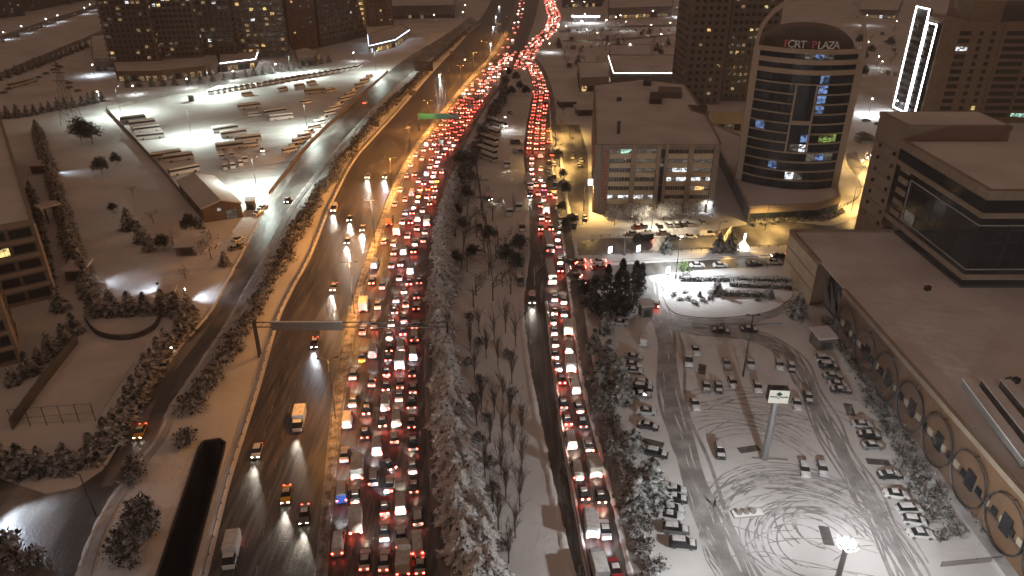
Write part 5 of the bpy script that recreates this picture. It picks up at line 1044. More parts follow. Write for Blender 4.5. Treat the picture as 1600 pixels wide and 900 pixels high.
def tree(kind, ms, x, y, label, cat='tree', group=None, s=1., z=0., jitter=.12, top='crown'):
    g = G(x, y); m = rt.choice(ms); r = empty(kind, (g.x, g.y, z), rt.uniform(0, 6.28)); k = s * rt.uniform(1 - jitter, 1 + jitter); r.scale = (k, k, k * rt.uniform(.95, 1.08)); tag(r, label, cat, group)
    link('trunk', m[0], r); link(top, m[1], r); return r
def row(pts, step):
    ln = gline(pts); L = at_len(ln); s = 0
    while s < L[-1]:
        yield walk(ln, s, L)[0]; s += step * rt.uniform(.85, 1.15)
def tree_at(kind, ms, p, label, cat, group, s=1., top='crown'):
    m = rt.choice(ms); r = empty(kind, (p.x, p.y, 0), rt.uniform(0, 6.28)); k = s * rt.uniform(.85, 1.15); r.scale = (k, k, k); tag(r, label, cat, group); link('trunk', m[0], r); link(top, m[1], r); return r
# the belt of snow laden conifers beside the jam
grp = 'snowy conifers between jam and side road'
for p in row([(757, 985), (742, 915), (726, 850), (716, 790), (708, 720), (702, 650), (697, 590), (694, 530), (692, 480), (692, 430), (696, 385), (700, 345), (712, 300)], 4.4):
    tree_at('conifer_tree', CED, p + Vector((rt.uniform(-1.3, 1.3), 0, 0)), 'snow laden conifer in the belt right of the jammed highway', 'tree', grp, .92)
for p in row([(772, 960), (752, 880), (735, 800), (722, 730)], 6.5): tree_at('conifer_tree', CED, p + Vector((.8, 0, 0)), 'snow laden conifer in the belt right of the jammed highway', 'tree', grp, .8)
for p in row([(716, 300), (735, 255), (757, 205), (775, 170), (792, 140)], 5.5): tree_at('roadside_shrub', SHR, p + Vector((rt.uniform(-2, 2), 0, 0)), 'bare snowy bush along the jam beside the bus yard', 'shrub', 'bushes by the bus yard', 1.2)
for x, y in ((742, 592), (752, 640), (778, 572), (786, 628), (766, 692), (797, 664), (783, 742), (802, 706), (779, 828), (812, 792), (735, 548), (760, 560), (748, 520), (772, 535), (790, 520), (805, 540), (745, 665), (772, 655), (758, 745), (790, 780), (805, 840), (770, 800), (795, 880), (815, 740), (800, 600), (785, 690), (815, 680)): tree('poplar_tree', POP, x, y, 'tall narrow bare poplar on the snowy strip beside the conifers', 'tree', 'bare poplars on the strip', .74, top='branches')
for x, y in ((744, 462), (798, 460), (757, 395), (775, 405), (735, 360), (718, 335), (752, 330), (770, 345), (742, 300), (790, 395), (725, 385), (712, 372), (745, 372), (760, 362), (778, 382), (764, 430), (785, 448), (740, 480), (770, 470), (730, 425), (708, 318), (728, 300), (750, 310)): tree('bare_tree', BAR, x, y, 'bare spreading tree on the snow between the jam and side road', 'tree', 'bare trees by the yard', 1., top='branches')
for x, y, s in ((722, 262, .7), (716, 290, .6), (730, 315, .6), (714, 340, .5), (742, 335, .45), (724, 360, .55), (735, 405, .5), (712, 415, .5), (760, 300, .45), (738, 285, .5), (765, 378, .5), (790, 412, .6), (806, 425, .6), (812, 395, .6), (720, 440, .4), (770, 420, .4)): tree('yard_tree', SNB if s < .5 else DRK, x, y, 'dark bushy tree among the sheds between jam and side road', 'tree', 'bushy trees by the sheds', s)
for x, y in ((735, 500), (748, 540), (730, 570), (752, 600), (740, 630), (758, 660), (745, 690), (765, 730), (772, 770), (785, 860), (800, 620), (792, 560)): tree('bare_shrub', SHR, x, y, 'low bare bush on the strip beside the conifer belt', 'shrub', 'bushes on the strip', .6)
for x, y in ((845, 470), (835, 446), (846, 420)): tree('dark_tree', BAR, x, y, 'dark bare tree overhanging the shaded side road lane', 'tree', 'trees over the side road', 1.2, top='branches')
# hedge between service road and highway
for p in row([(300, 645), (330, 600), (366, 545), (400, 490), (425, 440), (452, 392), (478, 345), (500, 310), (530, 265), (562, 222), (600, 178), (640, 140), (668, 112)], 3.6):
    tree_at('hedge_shrub', SHR, p + Vector((rt.uniform(-.8, .8), 0, 0)), 'snow covered shrub in the long hedge between service road and highway', 'shrub', 'hedge along the service road', 1.15)
for p in row([(676, 100), (705, 74), (735, 46)], 7): tree_at('hedge_shrub', SHR, p, 'small far shrub continuing the hedge towards the bend', 'shrub', 'far hedge towards the bend', .9)
for x, y, s in ((222, 808, 1.2), (228, 838, 1.3), (205, 848, 1.3), (215, 828, 1.2), (196, 872, 1.2), (200, 885, 1.1), (234, 822, 1.1)): tree('round_shrub', SHR, x, y, 'round snowy bush in the clump left of the underpass slot', 'shrub', 'bush clump by the slot', s)
for x, y, s, lab in ((292, 695, 1.0, 'thin lone bush just above the underpass slot'), (215, 738, .9, 'snowy bush at the kerb above the junction, upper'), (205, 752, .9, 'snowy bush at the kerb above the junction, lower'), (8, 872, 1.3, 'greenish lit bush in the bottom left corner'), (45, 878, 1.1, 'dark bush near the bottom left corner')): tree('lone_shrub', SHR, x, y, lab, 'shrub', None, s)
# conifers around the pitch and the left field
for pts, st, s, lab, gp in (([(58, 205), (70, 245), (88, 300), (100, 340), (112, 385), (130, 425), (142, 460), (150, 490)], 4.6, 1., 'conifer in the snowy row before the flat roofed building', 'conifers before the flat roofed building'), ([(150, 492), (200, 490), (255, 488), (300, 498)], 4.4, .95, 'conifer in the row along the top of the sports pitch', 'conifers at the top of the pitch'),
        ([(262, 545), (240, 580), (218, 620), (195, 660), (172, 695), (140, 722), (95, 735), (40, 738), (-20, 730)], 4.2, .95, 'conifer in the curved row around the sports pitch', 'conifers around the pitch'), ([(285, 500), (292, 520), (280, 532)], 4, .95, 'dense conifer at the corner beside the parked van', 'conifers at the corner'),
        ([(22, 600), (45, 585), (72, 560), (95, 540), (118, 520)], 5, .8, 'conifer on the left slope beside the pitch fence', 'conifers left of the pitch'), ([(0, 185), (40, 182), (90, 172), (130, 165), (160, 158)], 4.2, .95, 'dark conifer in the row at the top of the left field', 'dark top hedge'), ([(0, 126), (50, 108), (100, 88), (142, 72)], 9, .9, 'dark tree along the railway', 'trees along the railway'), ([(200, 136), (260, 134), (330, 128), (400, 118), (455, 110), (520, 96)], 7, .8, 'dark shrub between bus park and shops', 'shrubs behind the bus park'), ([(48, 300), (62, 350), (74, 410), (82, 460)], 5.5, .6, 'dark hedge plant at the foot of the flat roofed building', 'hedge at the building foot')):
    for p in row(pts, st): tree_at('conifer_tree', FIR, p, lab, 'tree', gp, s * 1.05)
for x, y, s, ms, lab in ((128, 222, 1.2, DRK, 'big dark tree clump in the upper left field, left one'), (145, 225, 1.1, DRK, 'big dark tree clump in the upper left field, right one'), (160, 272, .75, DRK, 'dark round tree below the big clump'), (183, 258, .5, DRK, 'small dark tree right of the round one'), (203, 358, 1.2, FIR, 'dark cypress like conifer in the middle of the field'), (222, 378, 1.1, FIR, 'conifer just below the dark cypress'), (232, 392, .9, FIR, 'broad conifer lower in the field'), (256, 390, .6, DRK, 'dark tree left of the flat sheds'), (300, 365, .8, DRK, 'round dark tree against the warehouse'), (318, 372, 1., FIR, 'bluish conifer beside the warehouse'), (330, 405, 1.2, SNB, 'snowy bushy tree below the sheds'), (352, 415, .8, FIR, 'small conifer near the service road below the sheds'), (290, 435, .5, SNB, 'snowy low bush in the lit lower field'), (272, 388, .8, BAR, 'bare tree between field and sheds'), (240, 350, .6, BAR, 'thin bare tree right of the cypress'), (208, 305, .6, BAR, 'thin bare tree in the mid field'), (95, 485, 1., FIR, 'dark conifer beside the shadow of the flat roofed building'), (178, 332, .4, DRK, 'tiny shrub in the open field')):
    tree('field_tree', ms, x, y, lab, 'tree', None, s, top='branches' if ms is BAR else 'crown')
# right side
for x, y in ((962, 478), (976, 484), (990, 474), (1000, 462), (970, 462), (948, 470)): tree('cypress_tree', CYP, x, y, 'tall dark pointed conifer in the group at the junction', 'tree', 'pointed conifers at the junction', .85)
for x, y in ((925, 492), (945, 502), (958, 492), (915, 470), (932, 462), (975, 500)): tree('dark_tree', DRK, x, y, 'dark dense tree under the pointed conifers', 'tree', 'dense trees at the junction', .62)
for x, y in ((960, 352), (985, 348), (1003, 346), (1036, 344), (1048, 343), (1078, 342)): tree('snowy_tree', SNB, x, y, 'round snow filled tree in front of the beige office block', 'tree', 'snowy trees before the office', .95)
for x, y in ((884, 360), (878, 332), (884, 305), (880, 280), (872, 250), (892, 352)): tree('street_tree', DRK, x, y, 'dark tree in the yellow lit frontage yard', 'tree', 'frontage yard trees', .5)
for x, y in ((868, 228), (878, 205), (880, 180), (890, 215)): tree('street_tree', BAR, x, y, 'bare tree at the upper end of the yellow frontage', 'tree', 'upper frontage trees', .8, top='branches')
for x, y, s in ((928, 548, .8), (938, 600, .8), (950, 565, .9), (968, 600, 1.), (972, 625, .9), (990, 705, .8), (1002, 760, .9), (1012, 788, 1.45), (992, 800, 1.), (945, 520, .8)): tree('snowy_conifer', FIR, x, y, 'snowy conifer on the slope left of the parked row', 'tree', 'conifers left of the car park', s * 1.1)
for p in row([(930, 575), (942, 625), (958, 690), (972, 745), (985, 800), (1000, 855), (1016, 915)], 3.2): tree_at('slope_shrub', LOW, p + Vector((rt.uniform(-1.2, 1.6), 0, 0)), 'low snowy shrub along the pavement right of the side road', 'shrub', 'slope shrubs', 1.2)
for p in row([(960, 640), (982, 735), (1010, 830), (1030, 900)], 5): tree_at('slope_shrub', LOW, p + Vector((rt.uniform(-1.2, 1.2), 0, 0)), 'low snowy shrub on the bank left of the parked cars', 'shrub', 'bank shrubs', 1.)
for p in row([(1318, 502), (1345, 545), (1375, 595), (1405, 650), (1440, 710), (1475, 770), (1520, 850)], 2.6):
    for d in (0, -2.4): tree_at('bed_shrub', LOW, p + Vector((d + rt.uniform(-.8, .8) - 2.2, rt.uniform(-1, 1), 0)), 'tangled snowy shrub in the bed along the mall wall', 'shrub', 'bed along the mall wall', 1.05)
for p in row([(1335, 500), (1400, 600), (1470, 710), (1560, 850)], 2.8): tree_at('clipped_shrub', LOW, p + Vector((-1.6, 0, 0)), 'snow topped clipped shrub right at the mall wall', 'shrub', 'clipped edge of the mall bed', 1.)
tree('green_tree', GRN, 1066, 434, 'leafy green lit tree beside the tall white street lamp', 'tree', None, .9)
for x, y, s, lab in ((1119, 460, .75, 'small pointed fir on the snow lawn, left of the hedge'), (1200, 466, .8, 'snowy fir on the lawn near the mall corner'), (1246, 494, 1., 'snowy bushy fir at the dark mall corner'), (1093, 464, .35, 'tiny fir among the low lawn shrubs'), (1123, 393, 1.1, 'left dark conifer on the yellow lit island'), (1139, 392, 1.25, 'right dark conifer on the yellow lit island'), (1041, 396, .9, 'thin conifer on the island before the white lamp')): tree('fir_tree', FIR, x, y, lab, 'tree', None, s)
for i, x in enumerate((1150, 1167, 1198)): tree('bare_sapling', BAR, x, 421, 'bare young tree, %s from the left between cars on the return road' % ordinal(i + 1), 'tree', None, .33, top='branches')
for x, y in ((1052, 462), (1062, 470), (1075, 468), (1085, 476), (1098, 472), (1070, 458), (1110, 468), (1184, 470)): tree('lawn_shrub', LOW, x, y, 'low snow cushion shrub on the lawn island', 'shrub', 'lawn shrubs', .7)
def hedge(label, a, c, w, h, seed):
    a = G(*a); c = G(*c); d = c - a; n = int(d.length * w * 26); r = random.Random(seed); root = empty('clipped_hedge', a); tag(root, label, 'hedge'); b = MB(); b.bar(Vector((0, 0, h * .42)), d + Vector((0, 0, h * .42)), w * .7, h * .8); b.build('core', M['cypress'], root); b = MB(); u = d.normalized(); s = Vector((u.y, -u.x, 0))
    for i in range(n):
        t, q, z = r.random(), r.uniform(-1, 1), r.uniform(.1, 1); 
        if abs(q) < .75: z = r.uniform(.85, 1.05)
        leafquad(b, d * t + s * q * w / 2 + Vector((0, 0, z * h)), Vector((r.uniform(-1, 1), r.uniform(-1, 1), r.uniform(-.3, .5))), Vector((r.uniform(-.4, .4), r.uniform(-.4, .4), 1)), r.uniform(.25, .5), r.uniform(.15, .3))
    b.build('foliage', M['hedge'], root)
hedge('long dark clipped hedge with snow, upper one beside the return road', (1062, 438), (1232, 441), 2.6, 1.6, 1); hedge('second dark clipped hedge with snow at the top of the lawn', (1140, 447), (1236, 452), 2.4, 1.5, 2); hedge('short dark clipped hedge in the middle of the lawn', (1132, 462), (1190, 463), 2.6, 1.7, 3)
for p in row([(1180, 352), (1230, 345), (1290, 342), (1320, 330)], 3.): tree_at('podium_shrub', LOW, p, 'yellow lit snowy shrub at the foot of the rounded tower podium', 'shrub', 'podium shrubs', 1.2)
for i in range(40):
    x, y = rt.uniform(870, 1060), rt.uniform(50, 112)
    if 945 < x < 1060 and y > 84: continue
    tree('far_tree', rt.choice([BAR, FIR, SHR]), x, y, 'small far tree in the snowy yards right of the jam', 'tree', 'far trees top right', 1.)
for i in range(24): tree('far_tree', rt.choice([BAR, SHR, DRK]), rt.uniform(1325, 1400), rt.uniform(50, 130), 'far bare tree on the hillside between the two towers', 'tree', 'hillside trees', .8)
for x, y in ((790, 135), (800, 150), (812, 142), (806, 128), (795, 120), (822, 150)): tree('dark_tree', DRK, x, y, 'dark tree in the wedge between highway and side road', 'tree', 'wedge trees', .6)

# rows of alike trees: say which one by its place counted from the near end
by = {}
for o in list(COL.objects):
    if o.parent is None and o.get('category') in ('tree', 'shrub') and o.get('group'): by.setdefault(o['label'], []).append(o)
for lab, os_ in by.items():
    if len(os_) > 1 and len(lab.split()) <= 12 and len(os_) < 120:
        for i, o in enumerate(sorted(os_, key=lambda q: q.location.y)): o['label'] = lab + ', %s from the bottom' % ordinal(i + 1)
# ================================================================== lamps, signs, pylons, fences, people
SOD = (1, .4, .09); SODY = (1, .6, .18); WHT = (.92, .97, 1)
polem = {}
def lamp_post(name, label, loc, h, heads, col, energy, glow='lamp_sodium', group=None, spot=150, arm=1.8, vis=True, ang=0., base_r=.14, lean=0., lit_=True):
    r = empty(name, loc, ang); tag(r, label, 'street lamp', group)
    b = MB(); b.tube((0, 0, 0), (0, 0, h), base_r, base_r * .5, 8); b.build('pole', M['dark_steel'], r)
    for s in heads:
        b = MB(); b.bar((0, 0, h - .1), (s * arm, 0, h + .25), .09, .09); b.build('arm', M['dark_steel'], r)
        b = MB(); b.hexa([(s * arm - .4, -.18, h + .12), (s * arm + .4, -.18, h + .12), (s * arm + .4, .18, h + .12), (s * arm - .4, .18, h + .12), (s * arm - .3, -.1, h + .36), (s * arm + .3, -.1, h + .36), (s * arm + .3, .1, h + .36), (s * arm - .3, .1, h + .36)]); hd = b.build('lamp_head', M['dark_steel'], r)
        b = MB()
        if vis: b.tube((s * arm, 0, h - .15), (s * arm, 0, h + .14), .3, .34, 8)
        else: b.box(s * arm - .3, s * arm + .3, -.12, .12, h + .1, h + .119)
        b.build('lamp_glass', M[glow] if lit_ else M['head_off'], hd)
    if lit_ and energy: light('SPOT', 'lamp_light', (0 if len(heads) > 1 else heads[0] * arm, 0, h - .3), energy, col, r, .35, spot, .7, ((0 if len(heads) > 1 else heads[0] * arm) + lean, 0, 0))
    return r
MID = [a.lerp(MED_R[min(i, len(MED_R) - 1)], .5) for i, a in enumerate(MED_L[:len(MED_R)])]
Lmd = at_len(MID); n = 0; s = 50.
while s < 640:
    p, a = walk(MID, s, Lmd); n += 1
    e = 13000 if s < 80 else 25000 if s < 120 else 50000 if s < 160 else 68000 if s < 300 else 48000 if s < 420 else 28000
    lamp_post('median_lamp', 'slim twin armed lamp post, %s up the highway median' % ordinal(n), (p.x, p.y, .15), 15, (-1, 1), SOD, e, group='lamp posts on the median', vis=False, ang=a - math.pi / 2, spot=168, base_r=.1, lean=-13); s += 46
g = G(728, 130); lamp_post('sodium_lamp', 'glowing orange street lamp over the highway bend', (g.x - 2, g.y, 0), hgt(728, 130, 93), (1,), SODY, 9000, spot=160)
for x, y, lab in ((874, 262, 'yellow lamp post in the frontage yard, upper one'), (912, 330, 'yellow lamp post by the office block corner'), (868, 215, 'yellow lamp post at the taxi queue')): g = G(x, y); lamp_post('frontage_lamp', lab, (g.x, g.y, 0), 10, (1,), SODY, 20000, vis=False, spot=160)
for x, y, lab in ((1195, 360, 'yellow lamp post left of the mall corner on the cross road'), (1120, 388, 'low yellow lamp among the island conifers'), (1330, 330, 'yellow lamp post on the curved ramp'), (1368, 308, 'yellow lamp post at the bend of the curved ramp'), (1348, 262, 'yellow lamp post at the top of the curved ramp')): g = G(x, y); lamp_post('ramp_lamp', lab, (g.x, g.y, 0), 9, (1,), SODY, 13000, vis=False)
g = G(1055.5, 436); lamp_post('white_street_lamp', 'tall street lamp with glaring white head by the green tree', (g.x, g.y, 0), 13.6, (.3,), WHT, 34000, 'lamp_white', arm=1.)
g = G(1160.7, 588); lamp_post('car_park_lamp', 'unlit tall lamp post in the middle of the car park', (g.x, g.y, 0), 16, (-1, 1), WHT, 0, lit_=False, base_r=.22, arm=1.2, vis=False)
g = G(1018, 358); lamp_post('office_lamp', 'lamp post before the beige office block', (g.x, g.y, 0), 9, (1,), (1, .84, .6), 8000, 'lamp_warm', vis=False, spot=165)
# flood light mast in the foreground
g = G(1325, 846, 17.) ; r = empty('floodlight_mast', (g.x, g.y, 0)); tag(r, 'big flood light mast glaring white in the lower right corner', 'floodlight'); MB().tube((0, 0, 0), (0, 0, 16.2), .5, .36, 12).build('pole', M['steel'], r)
MB().tube((0, 0, 15.9), (0, 0, 16.2), .9, .9, 12).build('collar', M['dark_steel'], r)
for i in range(6):
    a = i * math.pi / 3 + .3; q = Vector((math.cos(a) * .95, math.sin(a) * .95, 16.6)); b = MB(); b.bar((0, 0, 16.1), q, .1, .1); b.build('bracket', M['dark_steel'], r); dn = Vector((math.cos(a), math.sin(a), -.9)).normalized(); b = MB(); b.bar(q, q + dn * .35, .6, .5); b.build('lamp_head', M['dark_steel'], r); b = MB(); b.bar(q + dn * .35, q + dn * .42, .55, .45); b.build('lamp_glass', M['lamp_white'], r)
light('POINT', 'lamp_light', (0, 0, 17.4), 63000, (.95, .98, 1), r, .5)
# bus park floods, on slim masts
for x, y, h, e, lab in ((402, 300, 8, 9000, 'flood light mast at the lower corner of the bus park'), (588, 116, 9, 8000, 'flood light mast at the upper right corner of the bus park'), (330, 150, 9, 12000, 'flood light mast at the back row of buses'), (455, 122, 9, 12000, 'flood light mast in the middle of the back row'), (190, 180, 9, 8000, 'flood light mast at the left corner of the bus park'), (300, 215, 8, 8000, 'flood light mast between the bus rows'), (480, 205, 8, 8000, 'flood light mast at the right fence of the bus park')):
    g = G(x, y); lamp_post('flood_mast', lab, (g.x, g.y, 0), h + 6, (1,), (.86, 1, .9), e * 5.4, 'lamp_white', 'bus park flood lights', 172, vis=False)
# far lit lamps seen as glowing dots
for x, yb, yt, col, gl, e, lab in ((210, 148, 134, WHT, 'lamp_warm', 2500, 'white street lamp below the left apartment block'), (155, 158, 143, WHT, 'lamp_warm', 2500, 'white street lamp at the left end of the shop street'), (294, 138, 123, WHT, 'lamp_warm', 2500, 'street lamp in front of the lit podium shops'), (366, 126, 111, WHT, 'lamp_white', 2500, 'street lamp under the white light strip'), (432, 115, 100, WHT, 'lamp_white', 2500, 'street lamp left of the small pavilion'), (553, 96, 82, WHT, 'lamp_white', 2500, 'street lamp below the dark slanting tower'),
        (904, 124, 105, WHT, 'lamp_white', 9000, 'glaring white lamp between side road and low beige block'), (983, 86, 69, WHT, 'lamp_white', 5000, 'left of two white lamps behind the glowing strip'), (997, 86, 71, WHT, 'lamp_white', 4000, 'right of two white lamps behind the glowing strip'), (858, 82, 68, WHT, 'lamp_warm', 4000, 'white lamp right of the light filled bend'), (1357, 180, 154, WHT, 'lamp_white', 16000, 'glaring flood lamp right of the rounded tower, left one'), (1397, 178, 157, WHT, 'lamp_white', 9000, 'glaring flood lamp right of the rounded tower, right one'), (789, 205, 183, WHT, 'lamp_warm', 2500, 'lamp above the van in the bus yard'), (1056, 26, 12, WHT, 'lamp_white', 5000, 'far white lamp near the lit totem'), (1352, 40, 24, WHT, 'lamp_white', 4000, 'far lamp beyond the two towers')):
    g = G(x, yb); h = max(5, hgt(x, yb, yt)); lamp_post('white_lamp', lab, (g.x, g.y, 0), h, (.2,), col, e, gl, None, 160, arm=.8)
for i, (x, y) in enumerate([(1345, 266), (1352, 262), (1358, 258), (1362, 270), (1368, 277), (1374, 284), (1381, 291), (1388, 297)]):
    g = G(x, y); r = empty('globe_lamp', g); tag(r, 'small warm globe lamp, %s along the yellow ramp' % ordinal(i + 1), 'lamp', 'globe lamps along the ramp'); MB().tube((0, 0, 0), (0, 0, 4), .07, .05, 6).build('pole', M['dark_steel'], r); b = MB(); b.tube((0, 0, 4), (0, 0, 4.25), .12, .32, 8); b.tube((0, 0, 4.25), (0, 0, 4.55), .32, .1, 8); b.build('globe', M['lamp_warm'], r); 
    if i % 2: light('POINT', 'globe_light', (0, 0, 5.1), 3500, SODY, r, .3)
for x, y, tx, ty, e, h, lab in ((77, 270, 125, 276, 5000, 3.5, 'bluish field flood light at the conifer row, upper one'), (141, 446, 175, 442, 2500, 3., 'bluish field flood light beside the square hut'), (290, 470, 330, 462, 4000, 3.5, 'bluish flood light at the guard cabin, aimed right'), (250, 458, 215, 448, 2500, 3., 'bluish flood light left of the guard cabin'), (-5, 800, 45, 815, 6000, 5, 'bluish flood light at the left edge over the junction'), (1113, 338, 1103, 332, 2500, 4, 'white wall light at the office block side entrance')):
    g = G(x, y); t = G(tx, ty); r = empty('field_floodlight', g); tag(r, lab, 'floodlight', 'small flood lights'); MB().tube((0, 0, 0), (0, 0, h), .08, .06, 6).build('pole', M['dark_steel'], r); d = (t - g).normalized(); b = MB(); b.bar(Vector((0, 0, h)), Vector((0, 0, h)) + d * .4, .6, .45); b.build('lamp_head', M['dark_steel'], r); b = MB(); b.bar(Vector((0, 0, h)) + d * .41, Vector((0, 0, h)) + d * .46, .5, .35); b.build('lamp_glass', M['lamp_white'], r)
    light('SPOT', 'lamp_light', (d.x * .6, d.y * .6, h), e, (.72, .84, 1), r, .2, 95, .8, (d.x * 9, d.y * 9, 0))
# lit Christmas tree on the island
g = G(1161, 390); r = empty('lit_tree_sculpture', g); tag(r, 'brightly lit white tree shaped light sculpture on the island', 'light sculpture'); b = MB()
for i in range(14):
    a = i * math.pi / 7; b.tube((math.cos(a) * (1.9 + .9 * math.sin(i * 2.4)), math.sin(a) * 1.9, .2), (math.sin(i * 5.) * .35, 0, 2.2 + 1.4 * abs(math.sin(i * 1.7))), .05, .04, 4)
b.build('light_chains', M['led_warm'], r); MB().tube((0, 0, 1), (0, 0, 5.4), .12, .3, 6).build('tip', M['led'], r)
for x, y, lab in ((953, 398, 'lit poster case on the road island, left one'), (997, 396, 'lit poster case on the road island, right one'), (1043, 430, 'lit white poster case left of the tall street lamp')):
    g = G(x, y); r = empty('poster_case', g, .6); tag(r, lab, 'sign'); MB().box(-.7, .7, -.12, .12, .6, 2.7).build('panel', M['sign_white'], r); MB().box(-.75, .75, -.08, .08, 0, .58).build('foot', M['dark_steel'], r)
g = G(975, 399); r = empty('flag_mast', g); tag(r, 'tall pale mast between the poster cases', 'mast'); MB().tube((0, 0, 0), (0, 0, 6.5), .3, .2, 8).build('pole', M['steel'], r); MB().tube((0, 0, 0), (0, 0, .4), .5, .5, 8).build('foot', M['dark_steel'], r)
# sign on its thick pole in the car park
g = G(1194, 717); r = empty('pole_sign', g, math.radians(-4)); tag(r, 'white sign box with tree emblem on a thick grey pole in the car park', 'sign'); MB().tube((0, 0, 0), (0, 0, 14.5), .7, .58, 16).build('pole', M['steel'], r)
MB().box(-1.8, 1.8, -1.2, .6, 14.2, 17.).build('box', M['dark_steel'], r); pn = MB().box(-1.8, 1.8, -1.27, -1.205, 14.2, 17.).build('panel', M['sign_panel'], r)
b = MB()
for q, rr in (((0, 16.35), .33), ((-.3, 16.2), .24), ((.3, 16.2), .24), ((0, 16.1), .28)): b.tube((q[0], -1.3, q[1]), (q[0], -1.28, q[1]), rr, rr, 12)
b.box(-.05, .05, -1.3, -1.28, 15.2, 16.1); b.box(-.25, .25, -1.3, -1.28, 15.2, 15.28); b.build('emblem', mat('emblem_green', (.02, .06, .03), .6), pn)
b = MB()
for i in range(22):
    if i in (10, 11): continue
    x = -1.58 + i * .15; b.box(x - .055, x + .055, -1.295, -1.275, 15.45, 15.72 if i % 3 else 15.8)
b.build('lettering', M['glass_black'], pn)
for i in (-1, 1): MB().bar((i * 1.3, -.5, 17), (i * 1.3, -1.2, 19.), .06, .06).build('lamp_arm', M['dark_steel'], r)
MB().box(-2.4, 4.5, -.3, .1, 0, .2).build('kerb', M['concrete'], r)
# planter with round tubs
g = G(1168, 803); r = empty('concrete_planter', g, .12); tag(r, 'long low concrete island with three round tubs in the car park', 'planter'); MB().box(-2.8, 2.8, -.9, .9, 0, .25).build('base', M['concrete'], r); MB().box(-2.7, 2.7, -.8, .8, .25, .34).build('snow', M['snow_fresh'], r)
for x in (-1.3, 0, 1.3): MB().tube((x, 0, .3), (x, 0, .75), .5, .55, 12).build('tub', M['concrete'], r, (-.3, 0, 0))
# overhead sign gantry and green sign
g0 = G(405, 558); g1 = G(545, 520); r = empty('sign_gantry', g0); tag(r, 'overhead sign gantry seen from behind across the free carriageway', 'sign gantry'); ga = G(682, 520)
zG = 8.6
for s in (0, 1): MB().tube((0, s * 1.2, 0), (0, s * 1.2, zG + .9), .28, .24, 8).build('post', M['dark_steel'], r)
mp = near(MED_L, g0 + Vector((20, 0, 0))); 
e1 = Vector((25.5, 0, 0)); e2 = Vector((45.5, 0, 0))
for z in (zG - .6, zG + .7): MB().bar((-.5, .6, z), (e2.x, .6, z), .2, .2).build('beam', M['dark_steel'], r)
MB().tube((e2.x, .6, 0), (e2.x, .6, zG + .8), .28, .24, 8).build('post', M['dark_steel'], r)
MB().box(4.2, 21, -.05, .2, zG - 1.1, zG + 1.1).build('sign_panel', M['grey_sign'], r); MB().box(4.2, 21, -.12, .3, zG + 1.1, zG + 1.22).build('snow', M['roof_snow'], r)
b = MB()
for i in range(30):
    x = -.5 + i * 1.53; b.bar((x, .6, zG - .6), (x + 1.5, .6, zG + .7), .07, .07)
b.build('lattice', M['dark_steel'], r)
g = G(655, 205); r = empty('green_road_sign', g); tag(r, 'green overhead road sign above the far jam', 'road sign'); MB().tube((0, 0, 0), (0, 0, 8.5), .25, .2, 8).build('post', M['dark_steel'], r); MB().box(0, 15, -.1, .1, 6, 8.6).build('sign_panel', M['green_sign'], r); MB().box(15.1, 20, -.1, .1, 6, 8.6).build('grey_panel', M['grey_sign'], r); MB().bar((0, .3, 7.2), (20, .3, 7.2), .2, .2).build('beam', M['dark_steel'], r)
for x, y, lab in ((187 + 400, 205, 'small verge sign left of the far highway, lowest'), (708, 90, 'verge sign left of the far highway, middle'), (729, 60, 'verge sign left of the far highway, highest'), (645, 155, 'tiny verge post sign beside the far highway')):
    g = G(x, y); r = empty('verge_sign', g); tag(r, lab, 'road sign'); MB().tube((0, 0, 0), (0, 0, 3.4), .1, .1, 6).build('post', M['dark_steel'], r); MB().box(-2., 2., -.08, .08, 2.2, 5.).build('sign_panel', M['grey_sign'], r)
r = empty('billboard', G(663, 118)); tag(r, 'dark billboard box on the verge beside the far highway', 'billboard'); MB().box(-6, 6, -.6, .6, 3, 9).build('panel', M['dark_wall'], r); MB().tube((0, 0, 0), (0, 0, 3), .4, .4, 8).build('post', M['dark_steel'], r)
# lattice pylons
def pylon(label, c, h, w, arms):
    r = empty('lattice_pylon', c); tag(r, label, 'pylon'); b = MB(); lv = 9
    def cr(k, i): f = k / lv; s = w / 2 * (1 - f) ** 1.1 + .35; return Vector((s * (1, 1, -1, -1)[i % 4], s * (1, -1, -1, 1)[i % 4], h * f))
    for i in range(4): b2 = MB(); [b2.bar(cr(k, i), cr(k + 1, i), .15, .15) for k in range(lv)]; b2.build('leg', M['dark_steel'], r)
    for k in range(lv):
        for i in range(4): b.bar(cr(k, i), cr(k + 1, i + 1), .05, .05); b.bar(cr(k, i + 1), cr(k + 1, i), .05, .05); b.bar(cr(k + 1, i), cr(k + 1, i + 1), .05, .05)
    b.build('bracing', M['dark_steel'], r)
    for z, L in arms: MB().bar((-L, 0, z), (L, 0, z), .25, .35).build('cross_arm', M['dark_steel'], r)
pylon('tall lattice power pylon in the upper left field', G(113, 192), 30, 7, ((21, 4), (25, 3.4), (28.5, 2.6)))
pylon('large lattice pylon rising from the snowy strip between jam and side road', G(745, 428), 36, 9, ((24, 5), (29, 4)))
